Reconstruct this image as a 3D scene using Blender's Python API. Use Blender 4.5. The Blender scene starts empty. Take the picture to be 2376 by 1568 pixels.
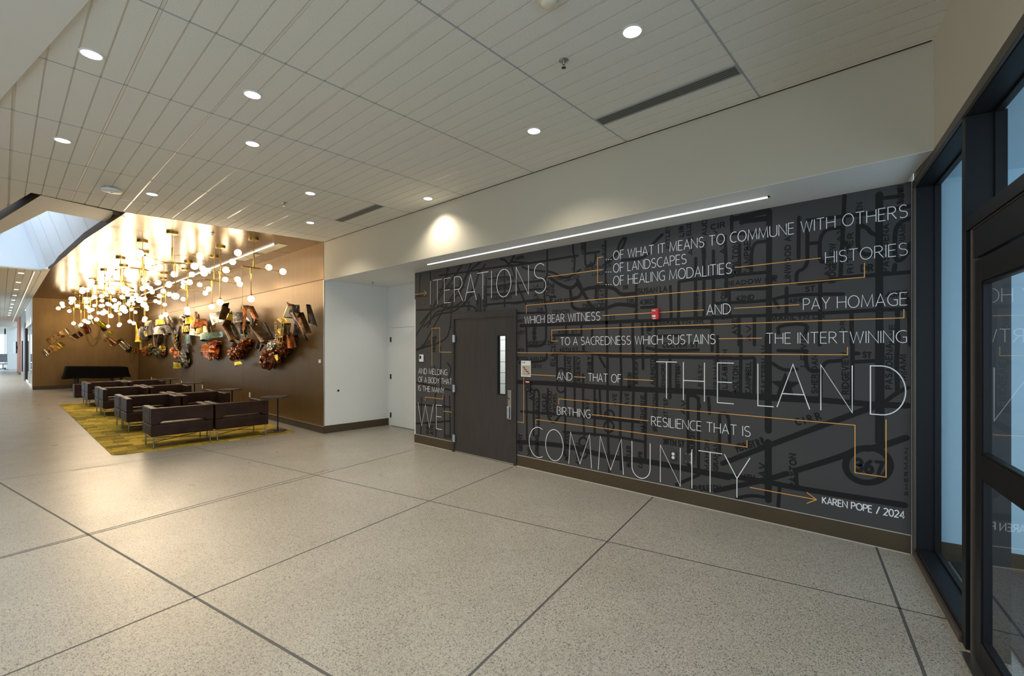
import bpy, math, random
from mathutils import Vector, Matrix, noise
random.seed(7)
R = math.radians
sc = bpy.context.scene
COL = sc.collection
# ------------------------------------------------------------------ camera, world, exposure
F, CX, HY, EYE = 1080.0, 1188.0, 810.0, 1.65      # focal length in px, principal column, horizon row, eye height
YAW = R(42.32)
FWD = (math.cos(YAW), math.sin(YAW)); RGT = (math.sin(YAW), -math.cos(YAW))
cam_d = bpy.data.cameras.new('camera'); cam = bpy.data.objects.new('camera', cam_d); COL.objects.link(cam)
cam.location = (0, 0, EYE); cam.rotation_euler = (R(90), 0, YAW - R(90))
cam_d.sensor_width = 36; cam_d.lens = F / 2376 * 36; cam_d.shift_y = (HY - 784) / 2376
cam_d.clip_start = 0.05; cam_d.clip_end = 300
sc.camera = cam
world = bpy.data.worlds.new('daylight'); sc.world = world; world.use_nodes = True
bg = world.node_tree.nodes['Background']
bg.inputs[0].default_value = (0.73, 0.93, 1.10, 1); bg.inputs[1].default_value = 1.6
sc.view_settings.view_transform = 'Standard'; sc.view_settings.look = 'None'
sc.view_settings.exposure = 0.33; sc.view_settings.gamma = 1.0
try: sc.view_settings.use_curve_mapping = False
except Exception: pass
try:
    sc.cycles.max_bounces = 7; sc.cycles.diffuse_bounces = 4; sc.cycles.glossy_bounces = 3
    sc.cycles.use_adaptive_sampling = True; sc.cycles.adaptive_threshold = 0.02
    sc.cycles.transmission_bounces = 6; sc.cycles.transparent_max_bounces = 8
    sc.cycles.sample_clamp_indirect = 6.0; sc.cycles.caustics_reflective = False; sc.cycles.caustics_refractive = False
    sc.cycles.use_denoising = True
except Exception: pass
SPOT_W = 62.0          # every ceiling downlight
GLOBE_L = 28.0         # radiance of the chandelier globes
WARM = (1.0, 0.90, 0.75)

# ------------------------------------------------------------------ geometry of the place (metres)
CZ = 3.74              # ceiling
MX = 4.931             # mural wall
BX = 4.251             # beam face and bronze wall
SZ = 3.0               # soffit under the beam
BACK = 27.1            # back wall of the lounge
WA = R(10.42); WU = (math.cos(WA), math.sin(WA)); WN = (WU[1], -WU[0]); W0 = (MX, 0.134)   # entrance wall line

def ray(px, py):
    o = (px - CX) / F
    return (FWD[0] + RGT[0]*o, FWD[1] + RGT[1]*o, (HY - py) / F)
def on_z(px, py, z):
    d = ray(px, py); t = (z - EYE) / d[2]; return Vector((d[0]*t, d[1]*t, z))
def on_x(px, py, x):
    d = ray(px, py); t = x / d[0]; return Vector((x, d[1]*t, EYE + d[2]*t))
def on_y(px, py, y):
    d = ray(px, py); t = y / d[1]; return Vector((d[0]*t, y, EYE + d[2]*t))
def wl(s, off, z):     # entrance wall: s metres from the mural corner, off metres outwards
    return Vector((W0[0] - WU[0]*s + WN[0]*off, W0[1] - WU[1]*s + WN[1]*off, z))

# ------------------------------------------------------------------ mesh builder
class MB:
    def __init__(s): s.v = []; s.f = []
    def add(s, vs, fs):
        b = len(s.v); s.v += [tuple(p) for p in vs]; s.f += [tuple(i + b for i in f) for f in fs]; return s
    def box(s, x0, x1, y0, y1, z0, z1, fn=None):
        vs = [(x, y, z) for z in (z0, z1) for y in (y0, y1) for x in (x0, x1)]
        if fn: vs = [fn(*p) for p in vs]
        return s.add(vs, [(0,2,3,1),(4,5,7,6),(0,1,5,4),(2,6,7,3),(0,4,6,2),(1,3,7,5)])
    def quad(s, *p): return s.add(p, [tuple(range(len(p)))])
    def prism(s, poly, z0, z1):
        n = len(poly)
        return s.add([(x, y, z0) for x, y in poly] + [(x, y, z1) for x, y in poly],
                     [tuple(range(n))[::-1], tuple(range(n, 2*n))] + [(i, (i+1) % n, n + (i+1) % n, n + i) for i in range(n)])
    def tube(s, pts, r, n=8, cap=True):
        pts = [Vector(p) for p in pts]; rs = r if isinstance(r, (list, tuple)) else [r]*len(pts)
        rings = []; up = None
        for i, p in enumerate(pts):
            d = (pts[min(i+1, len(pts)-1)] - pts[max(i-1, 0)]).normalized()
            if up is None: up = Vector((0,0,1)) if abs(d.z) < .9 else Vector((1,0,0))
            a = d.cross(up).normalized(); b = a.cross(d).normalized(); up = b
            rings.append([p + (a*math.cos(2*math.pi*k/n) + b*math.sin(2*math.pi*k/n))*rs[i] for k in range(n)])
        vs = [q for g in rings for q in g]
        fs = [(i*n+k, i*n+(k+1) % n, (i+1)*n+(k+1) % n, (i+1)*n+k) for i in range(len(pts)-1) for k in range(n)]
        if cap: fs += [tuple(range(n))[::-1], tuple(range((len(pts)-1)*n, len(pts)*n))]
        return s.add(vs, fs)
    def lathe(s, prof, c=(0,0,0), n=20, squash=(1,1)):   # prof: (radius, z)
        vs = [(c[0]+r*squash[0]*math.cos(2*math.pi*k/n), c[1]+r*squash[1]*math.sin(2*math.pi*k/n), c[2]+z) for r, z in prof for k in range(n)]
        fs = [(i*n+k, i*n+(k+1) % n, (i+1)*n+(k+1) % n, (i+1)*n+k) for i in range(len(prof)-1) for k in range(n)]
        fs += [tuple(range(n))[::-1], tuple(range((len(prof)-1)*n, len(prof)*n))]
        return s.add(vs, fs)
    def ball(s, c, r, n=12, m=7):
        return s.lathe([(max(1e-4, r*math.sin(math.pi*i/m)), -r*math.cos(math.pi*i/m)) for i in range(m+1)], c, n)
    def build(s, name, mat, parent=None, smooth=False, bevel=0, seg=2):
        me = bpy.data.meshes.new(name); me.from_pydata(s.v, [], s.f); me.materials.append(mat)
        if smooth:
            for p in me.polygons: p.use_smooth = True
        o = bpy.data.objects.new(name, me); COL.objects.link(o)
        if parent is not None:
            o.parent = parent
        if bevel:
            m = o.modifiers.new('edge', 'BEVEL'); m.width = bevel; m.segments = seg; m.limit_method = 'ANGLE'; m.angle_limit = R(35)
            for p in me.polygons: p.use_smooth = True
            w = o.modifiers.new('wn', 'WEIGHTED_NORMAL'); w.keep_sharp = True
        return o
def tag(o, label=None, cat=None, group=None, kind=None):
    for k, v in (('label', label), ('category', cat), ('group', group), ('kind', kind)):
        if v: o[k] = v
    return o
def thing(name, label, cat, loc=(0,0,0), rz=0, group=None):
    o = bpy.data.objects.new(name, None); COL.objects.link(o); o.location = loc; o.rotation_euler = (0, 0, rz); o.empty_display_size = .1
    return tag(o, label, cat, group)
def struct(o): o['kind'] = 'structure'; return o
def copy_tree(o, parent=None):
    c = o.copy(); COL.objects.link(c)
    if parent is not None: c.parent = parent
    for ch in [x for x in bpy.data.objects if x.parent == o]: copy_tree(ch, c)
    return c

# ------------------------------------------------------------------ materials
class N:
    def __init__(s, name):
        s.m = bpy.data.materials.new(name); s.m.use_nodes = True; s.t = s.m.node_tree
        s.b = s.t.nodes['Principled BSDF']
    def n(s, kind, **kw):
        x = s.t.nodes.new(kind)
        for k, v in kw.items():
            if k.startswith('i_'): x.inputs[int(k[2:]) if k[2:].isdigit() else k[2:].replace('_', ' ')].default_value = v
            else: setattr(x, k, v)
        return x
    def l(s, a, b): s.t.links.new(a, b)
    def coord(s, scale=(1,1,1), rot=(0,0,0)):
        c = s.n('ShaderNodeTexCoord'); mp = s.n('ShaderNodeMapping'); mp.inputs['Scale'].default_value = scale; mp.inputs['Rotation'].default_value = rot
        s.l(c.outputs['Object'], mp.inputs['Vector']); return mp.outputs['Vector']
    def noise(s, vec, scale, detail=4, rough=.55):
        x = s.n('ShaderNodeTexNoise'); x.inputs['Scale'].default_value = scale; x.inputs['Detail'].default_value = detail; x.inputs['Roughness'].default_value = rough
        s.l(vec, x.inputs['Vector']); return x.outputs[0]
    def ramp(s, fac, stops, mode='LINEAR'):
        x = s.n('ShaderNodeValToRGB'); x.color_ramp.interpolation = mode
        while len(x.color_ramp.elements) < len(stops): x.color_ramp.elements.new(.5)
        for e, (p, c) in zip(x.color_ramp.elements, stops): e.position = p; e.color = (*c, 1) if len(c) == 3 else c
        s.l(fac, x.inputs[0]); return x.outputs[0]
    def mix(s, fac, a, b, mode='MIX'):
        x = s.n('ShaderNodeMix', data_type='RGBA', blend_type=mode)
        for sock, v in ((x.inputs[0], fac), (x.inputs[6], a), (x.inputs[7], b)):
            if isinstance(v, bpy.types.NodeSocket): s.l(v, sock)
            else: sock.default_value = v if not isinstance(v, tuple) else ((*v, 1) if len(v) == 3 else v)
        return x.outputs[2]
    def bump(s, h, strength, dist=.01):
        x = s.n('ShaderNodeBump'); x.inputs['Strength'].default_value = strength; x.inputs['Distance'].default_value = dist
        s.l(h, x.inputs['Height']); s.l(x.outputs[0], s.b.inputs['Normal'])
    def set(s, **kw):
        for k, v in kw.items():
            sock = s.b.inputs[k.replace('_', ' ')]
            if isinstance(v, bpy.types.NodeSocket): s.l(v, sock)
            else: sock.default_value = v if not isinstance(v, tuple) or len(v) == 4 else (*v, 1)
        return s
def plain(name, col, rough=.5, metal=0.0, vary=.06, scale=6, bump=0, spec=.5, stretch=(1,1,1)):
    n = N(name); v = n.coord(stretch); f = n.noise(v, scale)
    lo = tuple(c*(1-vary) for c in col); hi = tuple(min(1, c*(1+vary)) for c in col)
    n.set(Base_Color=n.ramp(f, [(.3, lo), (.7, hi)]), Roughness=rough, Metallic=metal, Specular_IOR_Level=spec)
    if bump: n.bump(n.noise(v, scale*12, 3), bump)
    return n.m
def emit(name, col, strength):
    n = N(name); n.set(Base_Color=(.8,.8,.8), Emission_Color=col, Emission_Strength=strength); return n.m

M = {}
M['paint'] = plain('warm white wall paint', (.54,.495,.395), .75, vary=.02, scale=2, bump=.03)
M['alcove_paint'] = plain('off white wall paint', (.74,.74,.71), .6, vary=.015, scale=2, bump=.02)
M['gyp'] = plain('smooth ceiling paint', (.70,.665,.605), .8, vary=.015, scale=2)
M['white'] = plain('white painted metal', (.78,.78,.76), .45, vary=.02)
M['plastic'] = plain('white plastic', (.80,.80,.78), .4, vary=.02)
M['cream'] = plain('cream plastic', (.72,.66,.50), .45, vary=.03)
M['base'] = plain('bronze vinyl base', (.070,.050,.027), .5, spec=.3, vary=.08, scale=3)
M['tee'] = plain('satin cream tee', (.70,.66,.58), .3, spec=.6, vary=.02)
M['groove'] = plain('tile edge paint', (.66,.61,.52), .8, vary=.02)
M['bead'] = plain('light caulk and highlight', (.50,.47,.41), .5, vary=.03)
M['black'] = plain('black metal', (.014,.015,.018), .38, vary=.1)
M['frame'] = plain('dark bronze anodised aluminium', (.0095,.010,.0115), .45, spec=.22, vary=.1, stretch=(1,1,.1))
M['frame_edge'] = plain('bronze trim', (.085,.068,.055), .42, metal=.3, vary=.08)
M['steel'] = plain('satin stainless steel', (.62,.61,.58), .32, metal=1, vary=.06, stretch=(1,1,8))
M['chrome'] = plain('chromed tube', (.34,.33,.31), .22, metal=1, vary=.03)
M['hinge'] = plain('zinc hinge', (.50,.56,.62), .35, metal=.8, vary=.1, scale=40)
M['door'] = plain('dark wood door', (.046,.040,.037), .5, spec=.3, vary=.12, scale=5, stretch=(6,6,.5))
M['door_frame'] = plain('dark painted door frame', (.042,.038,.037), .5, spec=.3, vary=.06)
M['red'] = plain('red plastic', (.55,.018,.022), .35, vary=.06)
M['lens'] = plain('clear strobe lens', (.75,.78,.78), .15, vary=.1, scale=60)
M['brass'] = plain('satin brass', (.62,.42,.11), .28, metal=1, vary=.1, scale=12)
M['globe'] = emit('lit opal globe', (1.0, .79, .52), GLOBE_L)
M['downlight'] = emit('lit downlight lens', (1.0, .97, .92), 7.0)
M['strip'] = emit('lit linear lens', (.95, .98, 1.0), 2.2)
M['strip_warm'] = emit('lit warm linear lens', (1.0, .9, .72), 1.2)
M['led_red'] = emit('red indicator', (1.0, .05, .09), 2.0)
M['text'] = plain('white vinyl lettering', (.86,.86,.88), .5, vary=.01)
M['orange'] = plain('ochre vinyl line', (.80,.40,.085), .5, vary=.03)
M['mural'] = plain('charcoal printed vinyl', (.064,.061,.061), .6, vary=.05, scale=1.2, spec=.22)
M['map'] = plain('black map print', (.0125,.012,.012), .6, vary=.05, spec=.22)
M['sign_face'] = plain('sand sign panel', (.50,.42,.31), .5, vary=.03)
M['cover'] = plain('black nylon cover', (.0045,.0036,.003), .95, spec=.08, vary=.2, bump=.15)
M['charcoal_top'] = plain('charcoal laminate', (.035,.037,.036), .5, vary=.08)
M['orange_wall'] = plain('terracotta panel', (.55,.19,.09), .6, vary=.05)
M['grey_wall'] = plain('grey wall paint', (.38,.37,.36), .7, vary=.03)
M['screen'] = plain('monitor glass', (.012,.014,.016), .15, vary=.1)
M['mesh_grey'] = plain('grey mesh fabric', (.20,.20,.22), .8, vary=.1)
M['skylight'] = plain('white skylight lining', (.88,.89,.92), .7, vary=.01)
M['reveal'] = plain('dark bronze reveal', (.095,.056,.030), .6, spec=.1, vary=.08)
M['tbar'] = plain('grey ceiling grid', (.36,.38,.39), .5, vary=.04)
M['diffuser'] = plain('grey linear diffuser', (.17,.17,.145), .5, vary=.05, stretch=(30,1,1))
M['mat'] = plain('blue black entrance mat', (.018,.020,.026), .9, vary=.6, scale=60, bump=.5)
M['cmu'] = plain('painted block', (.68,.70,.68), .7, vary=.02)
M['vest_daylight'] = plain('vestibule white tinted by daylight', (.50,.69,.81), .7, vary=.01)  # white vestibule surfaces; the blue of the daylight is put into their colour

def leather():
    n = N('dark brown leather'); v = n.coord(); f = n.noise(v, 5, 5)
    n.set(Base_Color=n.ramp(f, [(.3, (.020,.0095,.0058)), (.7, (.040,.0190,.0112))]), Roughness=n.ramp(n.noise(v, 9), [(.3, (.34,)*3), (.7, (.46,)*3)]), Specular_IOR_Level=.15)
    n.bump(n.noise(v, 160, 3), .12, .004); return n.m
M['leather'] = leather()
def concrete():
    n = N('polished aggregate concrete'); v = n.coord()
    cloud = n.ramp(n.noise(v, .9, 5), [(.32, (.330,.303,.255)), (.68, (.390,.360,.305))])
    fine = n.noise(v, 55, 3)
    c = n.mix(n.ramp(fine, [(.35, (0,)*3), (.7, (.35,)*3)]), cloud, (.46,.43,.375))
    for scale, lo, hi, col, thr in ((95, .05, .10, (.10,.097,.09), .52), (48, .04, .07, (.075,.076,.078), .74), (165, .06, .13, (.13,.115,.09), .45)):
        w = n.n('ShaderNodeTexVoronoi'); w.inputs['Scale'].default_value = scale; w.inputs['Randomness'].default_value = 1
        warp = n.n('ShaderNodeVectorMath', operation='ADD'); nz = n.n('ShaderNodeTexNoise'); nz.inputs['Scale'].default_value = scale*.8; n.l(v, nz.inputs['Vector'])
        sc_ = n.n('ShaderNodeVectorMath', operation='SCALE'); sc_.inputs['Scale'].default_value = .5/scale; n.l(nz.outputs[1], sc_.inputs[0])
        n.l(v, warp.inputs[0]); n.l(sc_.outputs[0], warp.inputs[1]); n.l(warp.outputs[0], w.inputs['Vector'])
        # only some cells hold a dark stone
        sep = n.n('ShaderNodeSeparateColor'); n.l(w.outputs['Color'], sep.inputs[0])
        r = n.n('ShaderNodeMapRange'); r.inputs['From Min'].default_value = lo*6; r.inputs['From Max'].default_value = hi*4; r.inputs['To Min'].default_value = 1; r.inputs['To Max'].default_value = 0
        n.l(w.outputs['Distance'], r.inputs['Value'])
        g = n.n('ShaderNodeMath', operation='GREATER_THAN'); g.inputs[1].default_value = thr; n.l(sep.outputs[0], g.inputs[0])
        mu = n.n('ShaderNodeMath', operation='MULTIPLY'); n.l(r.outputs[0], mu.inputs[0]); n.l(g.outputs[0], mu.inputs[1])
        mu2 = n.n('ShaderNodeMath', operation='MULTIPLY'); mu2.inputs[1].default_value = .8; n.l(mu.outputs[0], mu2.inputs[0])
        c = n.mix(mu2.outputs[0], c, col)
    n.set(Base_Color=c, Roughness=n.ramp(n.noise(v, 2.2, 4), [(.3, (.27,)*3), (.7, (.36,)*3)]), Specular_IOR_Level=.5)
    return n.m
M['floor'] = concrete()
M['joint'] = plain('dark joint filler', (.075,.074,.072), .6, vary=.1)
def tile():
    n = N('mineral fibre ceiling tile'); v = n.coord(); f = n.noise(v, 150, 3, .7)
    n.set(Base_Color=n.ramp(f, [(.30, (.46,.445,.385)), (.42, (.715,.69,.615)), (.7, (.755,.73,.655))]), Roughness=.9, Specular_IOR_Level=.2)
    n.bump(f, .25, .003); return n.m
M['tile'] = tile()
def metal_panel(name, a, b, rough, stretch, bump=.05, metal=1.0):
    n = N(name); v = n.coord(stretch); f = n.noise(v, 3, 6, .7); g = n.noise(n.coord(), .8, 3)
    c = n.mix(g, n.ramp(f, [(.3, a), (.7, b)]), n.ramp(f, [(.3, tuple(x*.85 for x in a)), (.7, tuple(x*.9 for x in b))]))
    n.set(Base_Color=c, Roughness=rough, Metallic=metal, Specular_IOR_Level=.12); n.bump(f, bump, .01); return n.m
M['copper'] = metal_panel('brushed bronze ceiling sheet', (.135,.086,.033), (.21,.142,.060), .23, (1,14,1), .10, 1.0)
M['bronze_wall'] = metal_panel('satin bronze wall panel', (.170,.100,.037), (.215,.131,.052), .37, (1,18,.25), .03, .5)
def carpet():
    n = N('yellow olive carpet tiles'); v = n.coord()
    br = n.n('ShaderNodeTexBrick'); n.l(v, br.inputs['Vector']); br.offset = .5; br.squash = .6; br.squash_frequency = 3
    br.inputs['Scale'].default_value = 1; br.inputs['Brick Width'].default_value = .34; br.inputs['Row Height'].default_value = .22; br.inputs['Mortar Size'].default_value = .006
    br.inputs['Color1'].default_value = (.70,.475,.055,1); br.inputs['Color2'].default_value = (.20,.14,.03,1); br.inputs['Mortar'].default_value = (.16,.115,.02,1)
    v2 = n.coord((1.7,2.6,1)); w = n.n('ShaderNodeTexVoronoi', distance='CHEBYCHEV'); w.inputs['Scale'].default_value = 1; n.l(v2, w.inputs['Vector'])
    c = n.mix(.30, br.outputs[0], n.ramp(w.outputs['Color'], [(.2, (.28,.20,.05)), (.5, (.62,.42,.04)), (.8, (.74,.52,.08))], 'CONSTANT'))
    n.set(Base_Color=c, Roughness=.95, Specular_IOR_Level=.1); n.bump(n.noise(v, 220, 2), .4, .004); return n.m
M['carpet'] = carpet()
def glass():
    n = N('entrance glass'); t = n.t
    tr = n.n('ShaderNodeBsdfTransparent'); tr.inputs[0].default_value = (.90,.95,.96,1)
    gl = n.n('ShaderNodeBsdfGlossy'); gl.inputs['Roughness'].default_value = .01; gl.inputs[0].default_value = (1,1,1,1)
    fr = n.n('ShaderNodeFresnel'); ge = n.n('ShaderNodeNewGeometry'); mr = n.n('ShaderNodeMapRange')
    mr.inputs['To Min'].default_value = 1.62; mr.inputs['To Max'].default_value = 1/1.62; n.l(ge.outputs['Backfacing'], mr.inputs['Value']); n.l(mr.outputs[0], fr.inputs[0])
    mx = n.n('ShaderNodeMixShader'); n.l(fr.outputs[0], mx.inputs[0]); n.l(tr.outputs[0], mx.inputs[1]); n.l(gl.outputs[0], mx.inputs[2])
    t.links.new(mx.outputs[0], t.nodes['Material Output'].inputs[0]); return n.m
M['glass'] = glass()
def art(name, stops, metal=.8, rough=.24, scale=3.0):
    n = N(name); v = n.coord(); f = n.noise(v, scale*2, 5, .6)
    k = len(stops); n.set(Base_Color=n.ramp(f, [(.28 + .44*i/max(1, k-1), c) for i, c in enumerate(stops)]), Metallic=metal, Roughness=rough)
    n.bump(n.noise(v, 14, 4), .35, .02); return n.m
A = {
 'rust': art('rust patina sheet', [(.06,.018,.008), (.30,.085,.018), (.46,.20,.06)]),
 'gold': art('gold leaf sheet', [(.40,.25,.03), (.70,.48,.08), (.80,.65,.30)]),
 'yellow': art('yellow enamelled sheet', [(.55,.40,.02), (.75,.58,.04), (.35,.24,.02)], .5),
 'cream': art('pale gold sheet', [(.70,.55,.28), (.85,.74,.50), (.45,.25,.09)], .7),
 'bronze': art('dark bronze sheet', [(.025,.013,.007), (.09,.045,.018), (.20,.12,.05)]),
 'black': art('blackened sheet', [(.008,.007,.006), (.03,.022,.015), (.12,.075,.03)], .7, .3),
 'silver': art('bright silver sheet', [(.20,.17,.13), (.70,.66,.58), (.85,.82,.76)], .9, .2),
 'teal': art('verdigris sheet', [(.13,.09,.03), (.17,.30,.25), (.34,.44,.36)], .7),
 'red': art('red orange foil', [(.35,.03,.02), (.65,.16,.02), (.75,.32,.05)], .5),
 'magma': art('black orange foil', [(.008,.006,.005), (.03,.014,.008), (.30,.075,.014), (.10,.03,.01), (.60,.42,.26)], .7, .2, 3.5),
 'bee': art('black yellow foil', [(.01,.008,.006), (.03,.024,.01), (.60,.42,.03)], .6, .3, 3.5),
 'redcream': art('red cream sheet', [(.16,.012,.008), (.48,.11,.02), (.78,.55,.22), (.30,.035,.015), (.05,.015,.01)], .5, .28, 3.2),
 'chain': art('gilt chain', [(.30,.20,.05), (.55,.40,.14)], 1, .35, 20),
}

# ------------------------------------------------------------------ lamps
def spot(name, loc, watts, col=WARM, size=130, blend=.7, aim=(0,0,-1), radius=.07):
    l = bpy.data.lights.new(name, 'SPOT'); l.energy = watts; l.color = col; l.spot_size = R(size); l.spot_blend = blend; l.shadow_soft_size = radius
    o = bpy.data.objects.new(name, l); COL.objects.link(o); o.location = loc
    o.rotation_euler = Vector(aim).to_track_quat('-Z', 'Y').to_euler(); return o
def area(name, loc, w, h, watts, col, aim):
    l = bpy.data.lights.new(name, 'AREA'); l.shape = 'RECTANGLE'; l.size = w; l.size_y = h; l.energy = watts; l.color = col
    o = bpy.data.objects.new(name, l); COL.objects.link(o); o.location = loc
    o.rotation_euler = Vector(aim).to_track_quat('-Z', 'Y').to_euler(); return o

# ------------------------------------------------------------------ floor
LX = -4.0               # unseen west side of the hall
MB().quad((LX,-3,0), (7,-3,0), (7,58,0), (LX,58,0)).build('floor', M['floor']); floor = bpy.data.objects['floor']; struct(floor)
def joint(a, b, w):
    a = Vector((a[0], a[1], 0)); b = Vector((b[0], b[1], 0)); d = (b - a).normalized(); n = Vector((-d.y, d.x, 0))*w/2
    z = Vector((0,0,.0012)); MB().quad(a-n+z, b-n+z, b+n+z, a+n+z).build('control_joint', M['joint'], floor)
def gj(p, q, w, e0=0, e1=0):
    a = on_z(*p, 0); b = on_z(*q, 0); d = (b - a).normalized(); joint(a - d*e0, b + d*e1, w)
gj((1088.4,1568), (1514.1,1154), .015, 1.6, .02)
gj((473.2,1376.8), (1192.8,1081.5), .012, 2.2, 0)
gj((451.5,1176.8), (958,1043.5), .012, 3.0, 0)
gj((0,1292.9), (191,1242), .012, 1.0, 2.6)
gj((0,1113), (138,1094.9), .008, .5, .6)
gj((331.6,1067.6), (600,1030.1), .008, .8, 2.0)
gj((2033,1269.4), (2146.7,1568), .017, 0, 1.2)
gj((0,1119.9), (765,1568), .016, 8, 2)
gj((451.5,1037.8), (2191,1434.8), .011, 0, .12)

# ------------------------------------------------------------------ walls, beam, soffit
mw = MB()
DY0, DY1, DZ = 4.387, 5.782, 2.217                       # door frame opening in the mural wall
mw.box(MX, MX+.2, .134, DY0, 0, SZ+.2); mw.box(MX, MX+.2, DY1, 6.815, 0, SZ+.2); mw.box(MX, MX+.2, DY0, DY1, DZ, SZ+.2)
struct(mw.build('wall_right', M['alcove_paint']))
beam = MB(); beam.prism([(BX, wl(.69,0,0).y), (BX, 8.84), (6.0, 8.84), (6.0, .45)], SZ, CZ+.15)
struct(beam.build('beam', M['paint']))
sf = MB(); sf.prism([(BX+.001, wl(.69,0,0).y+.001), (BX+.001, 8.839), (5.99, 8.839), (5.99, .452)], SZ-.004, SZ+.002)
struct(sf.build('ceiling_mural_soffit', M['alcove_paint']))  # paler paint than the beam stands in for daylight on the underside
al = MB(); al.box(4.262, 5.7, 8.84, 8.95, 0, SZ)
struct(al.build('wall_alcove_side', M['alcove_paint']))
al = MB(); al.box(5.7, 5.8, 6.0, 8.95, 0, SZ); al.box(MX+.2, 5.7, 6.0, 6.1, 0, SZ)
struct(al.build('wall_alcove_back', M['alcove_paint']))
bw = MB(); bw.box(BX, BX+.1, 8.852, BACK, 0, CZ+.2)
bronze = struct(bw.build('wall_bronze', M['bronze_wall']))
seam = MB(); seam.box(BX-.002, BX+.01, 8.86, BACK, 3.011, 3.025)
for y in (13.38, 17.9, 22.4): seam.box(BX-.0015, BX+.01, y-.004, y+.004, .14, CZ)
seam.build('panel_seam', M['reveal'], bronze)
bk = MB(); bk.box(.87, BX+.1, BACK, BACK+.15, 0, CZ+.2)
struct(bk.build('wall_back', M['bronze_wall']))
def baseboard(name, mb): return struct(mb.build(name, M['base'], bevel=.004))
b = MB(); b.box(MX-.012, MX+.01, .15, DY0, 0, .152); b.box(MX-.012, MX+.01, DY1, 6.815, 0, .152)
bb = baseboard('baseboard_right', b)
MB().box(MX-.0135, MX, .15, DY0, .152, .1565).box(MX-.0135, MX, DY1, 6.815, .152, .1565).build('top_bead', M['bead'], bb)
MB().box(MX-.017, MX-.010, .15, DY0, 0, .007).box(MX-.017, MX-.010, DY1, 6.815, 0, .007).build('floor_highlight', M['bead'], bb)  # pale strip standing in for the highlight along the floor line
baseboard('baseboard_alcove', MB().box(BX, 5.70, 8.828, 8.84, 0, .15))
b = MB().box(BX-.012, BX+.005, 8.84, BACK, 0, .13); bb = baseboard('baseboard_bronze', b)
MB().box(BX-.02, BX, 8.84, BACK, .13, .137).build('top_bead', M['steel'], bb)
b = MB().box(.87, BX, BACK-.012, BACK+.005, 0, .14); bb = baseboard('baseboard_back', b)
# corner guard at the free end of the mural wall
g = tag(MB().box(MX-.004, MX+.06, 6.815, 6.822, .0, 2.53).box(MX-.004, MX, 6.79, 6.822, .0, 2.53).build('corner_guard', M['white'], bevel=.002),
    'white corner guard on the free end of the mural wall beside the alcove', 'corner guard')
g = MB().box(BX-.006, BX+.012, 8.836, 8.85, .14, SZ).build('corner_guard', M['steel'], bevel=.002)
tag(g, 'thin steel corner guard where the bronze wall meets the white alcove', 'corner guard')

# ------------------------------------------------------------------ ceilings
def clip(poly, nx, ny, c):      # keep nx*x + ny*y <= c
    out = []
    for i in range(len(poly)):
        a, b = poly[i], poly[(i+1) % len(poly)]
        da, db = nx*a[0]+ny*a[1]-c, nx*b[0]+ny*b[1]-c
        if da <= 0: out.append(a)
        if (da < 0 < db) or (db < 0 < da):
            t = da/(da-db); out.append((a[0]+(b[0]-a[0])*t, a[1]+(b[1]-a[1])*t))
    return out
BD = (-WU[1], WU[0])            # joint direction square to the entrance wall
SK = (.272, 8.937)              # front left corner of the light well opening
def cell(poly):
    poly = clip(poly, WN[0], WN[1], W0[0]*WN[0]+W0[1]*WN[1])           # entrance wall
    if len(poly) < 3: return []
    return poly
tiles = MB(); P = .148; x0 = 1.256
ys = [-.15 + 1.2222*k for k in range(12)]; ys = [y - .0 for y in ys]
ys = [1.08 + 1.2222*k for k in range(-2, 13)]
def front_edge(x): return 9.16 - (x - 1.24)*.1133 if x > 1.24 else 8.937 + (x - .272)*.23                        # bronze ceiling front edge
k = math.floor((LX - x0)/P)
while x0 + k*P < 4.24:
    xa, xb = x0 + k*P, x0 + (k+1)*P
    ga = .0115 if k % 4 == 0 else .0055; gb = .0115 if (k+1) % 4 == 0 else .0055
    for j in range(len(ys)-1):
        ya, yb = ys[j], ys[j+1]
        poly = [(xa+ga, ya+.004), (min(xb-gb, 4.247), ya+.004), (min(xb-gb, 4.247), yb-.004), (xa+ga, yb-.004)]
        poly = cell(poly)
        if not poly: continue
        # right of the light well's left edge the tiles stop at the front edge; left of it they run on
        right = clip(clip(clip(poly, .1133, 1, 9.16 + 1.24*.1133), -.23, 1, 8.937 - .272*.23), -1, 0, -SK[0])
        left = clip(clip(poly, 1, 0, SK[0]), -BD[1], BD[0], 1e9)
        left = clip(left, BD[1], -BD[0], BD[1]*SK[0]-BD[0]*SK[1]) if left else []
        low = clip(clip(poly, 1, 0, SK[0]), 0, 1, SK[1])
        low = clip(low, -BD[1], BD[0], -(BD[1]*SK[0]-BD[0]*SK[1])) if len(low) > 2 else []
        for q in (right, left, low):
            if len(q) > 2: tiles.prism(q, CZ, CZ+.014)
    k += 1
ceil = struct(tiles.build('ceiling', M['tile']))
bars = MB()
for y in ys[1:]:
    xl = SK[0] if y > 9 else LX
    if y < 8.9: bars.box(max(LX, -3.9), 4.247, y-.007, y+.007, CZ-.001, CZ+.013, None)
bars.build('grid_bar', M['tbar'], ceil)
mt = MB(); k = -1
while x0 + k*4*P < 4.2:
    x = x0 + k*4*P; k += 1
    mt.box(x-.0085, x+.0085, max(-.2, wl((MX-x)/WU[0], 0, 0).y + .01), (front_edge(x) if x > SK[0] else 8.9), CZ+.0022, CZ+.0054)
mt.build('main_tee', M['tee'], ceil)
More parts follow.
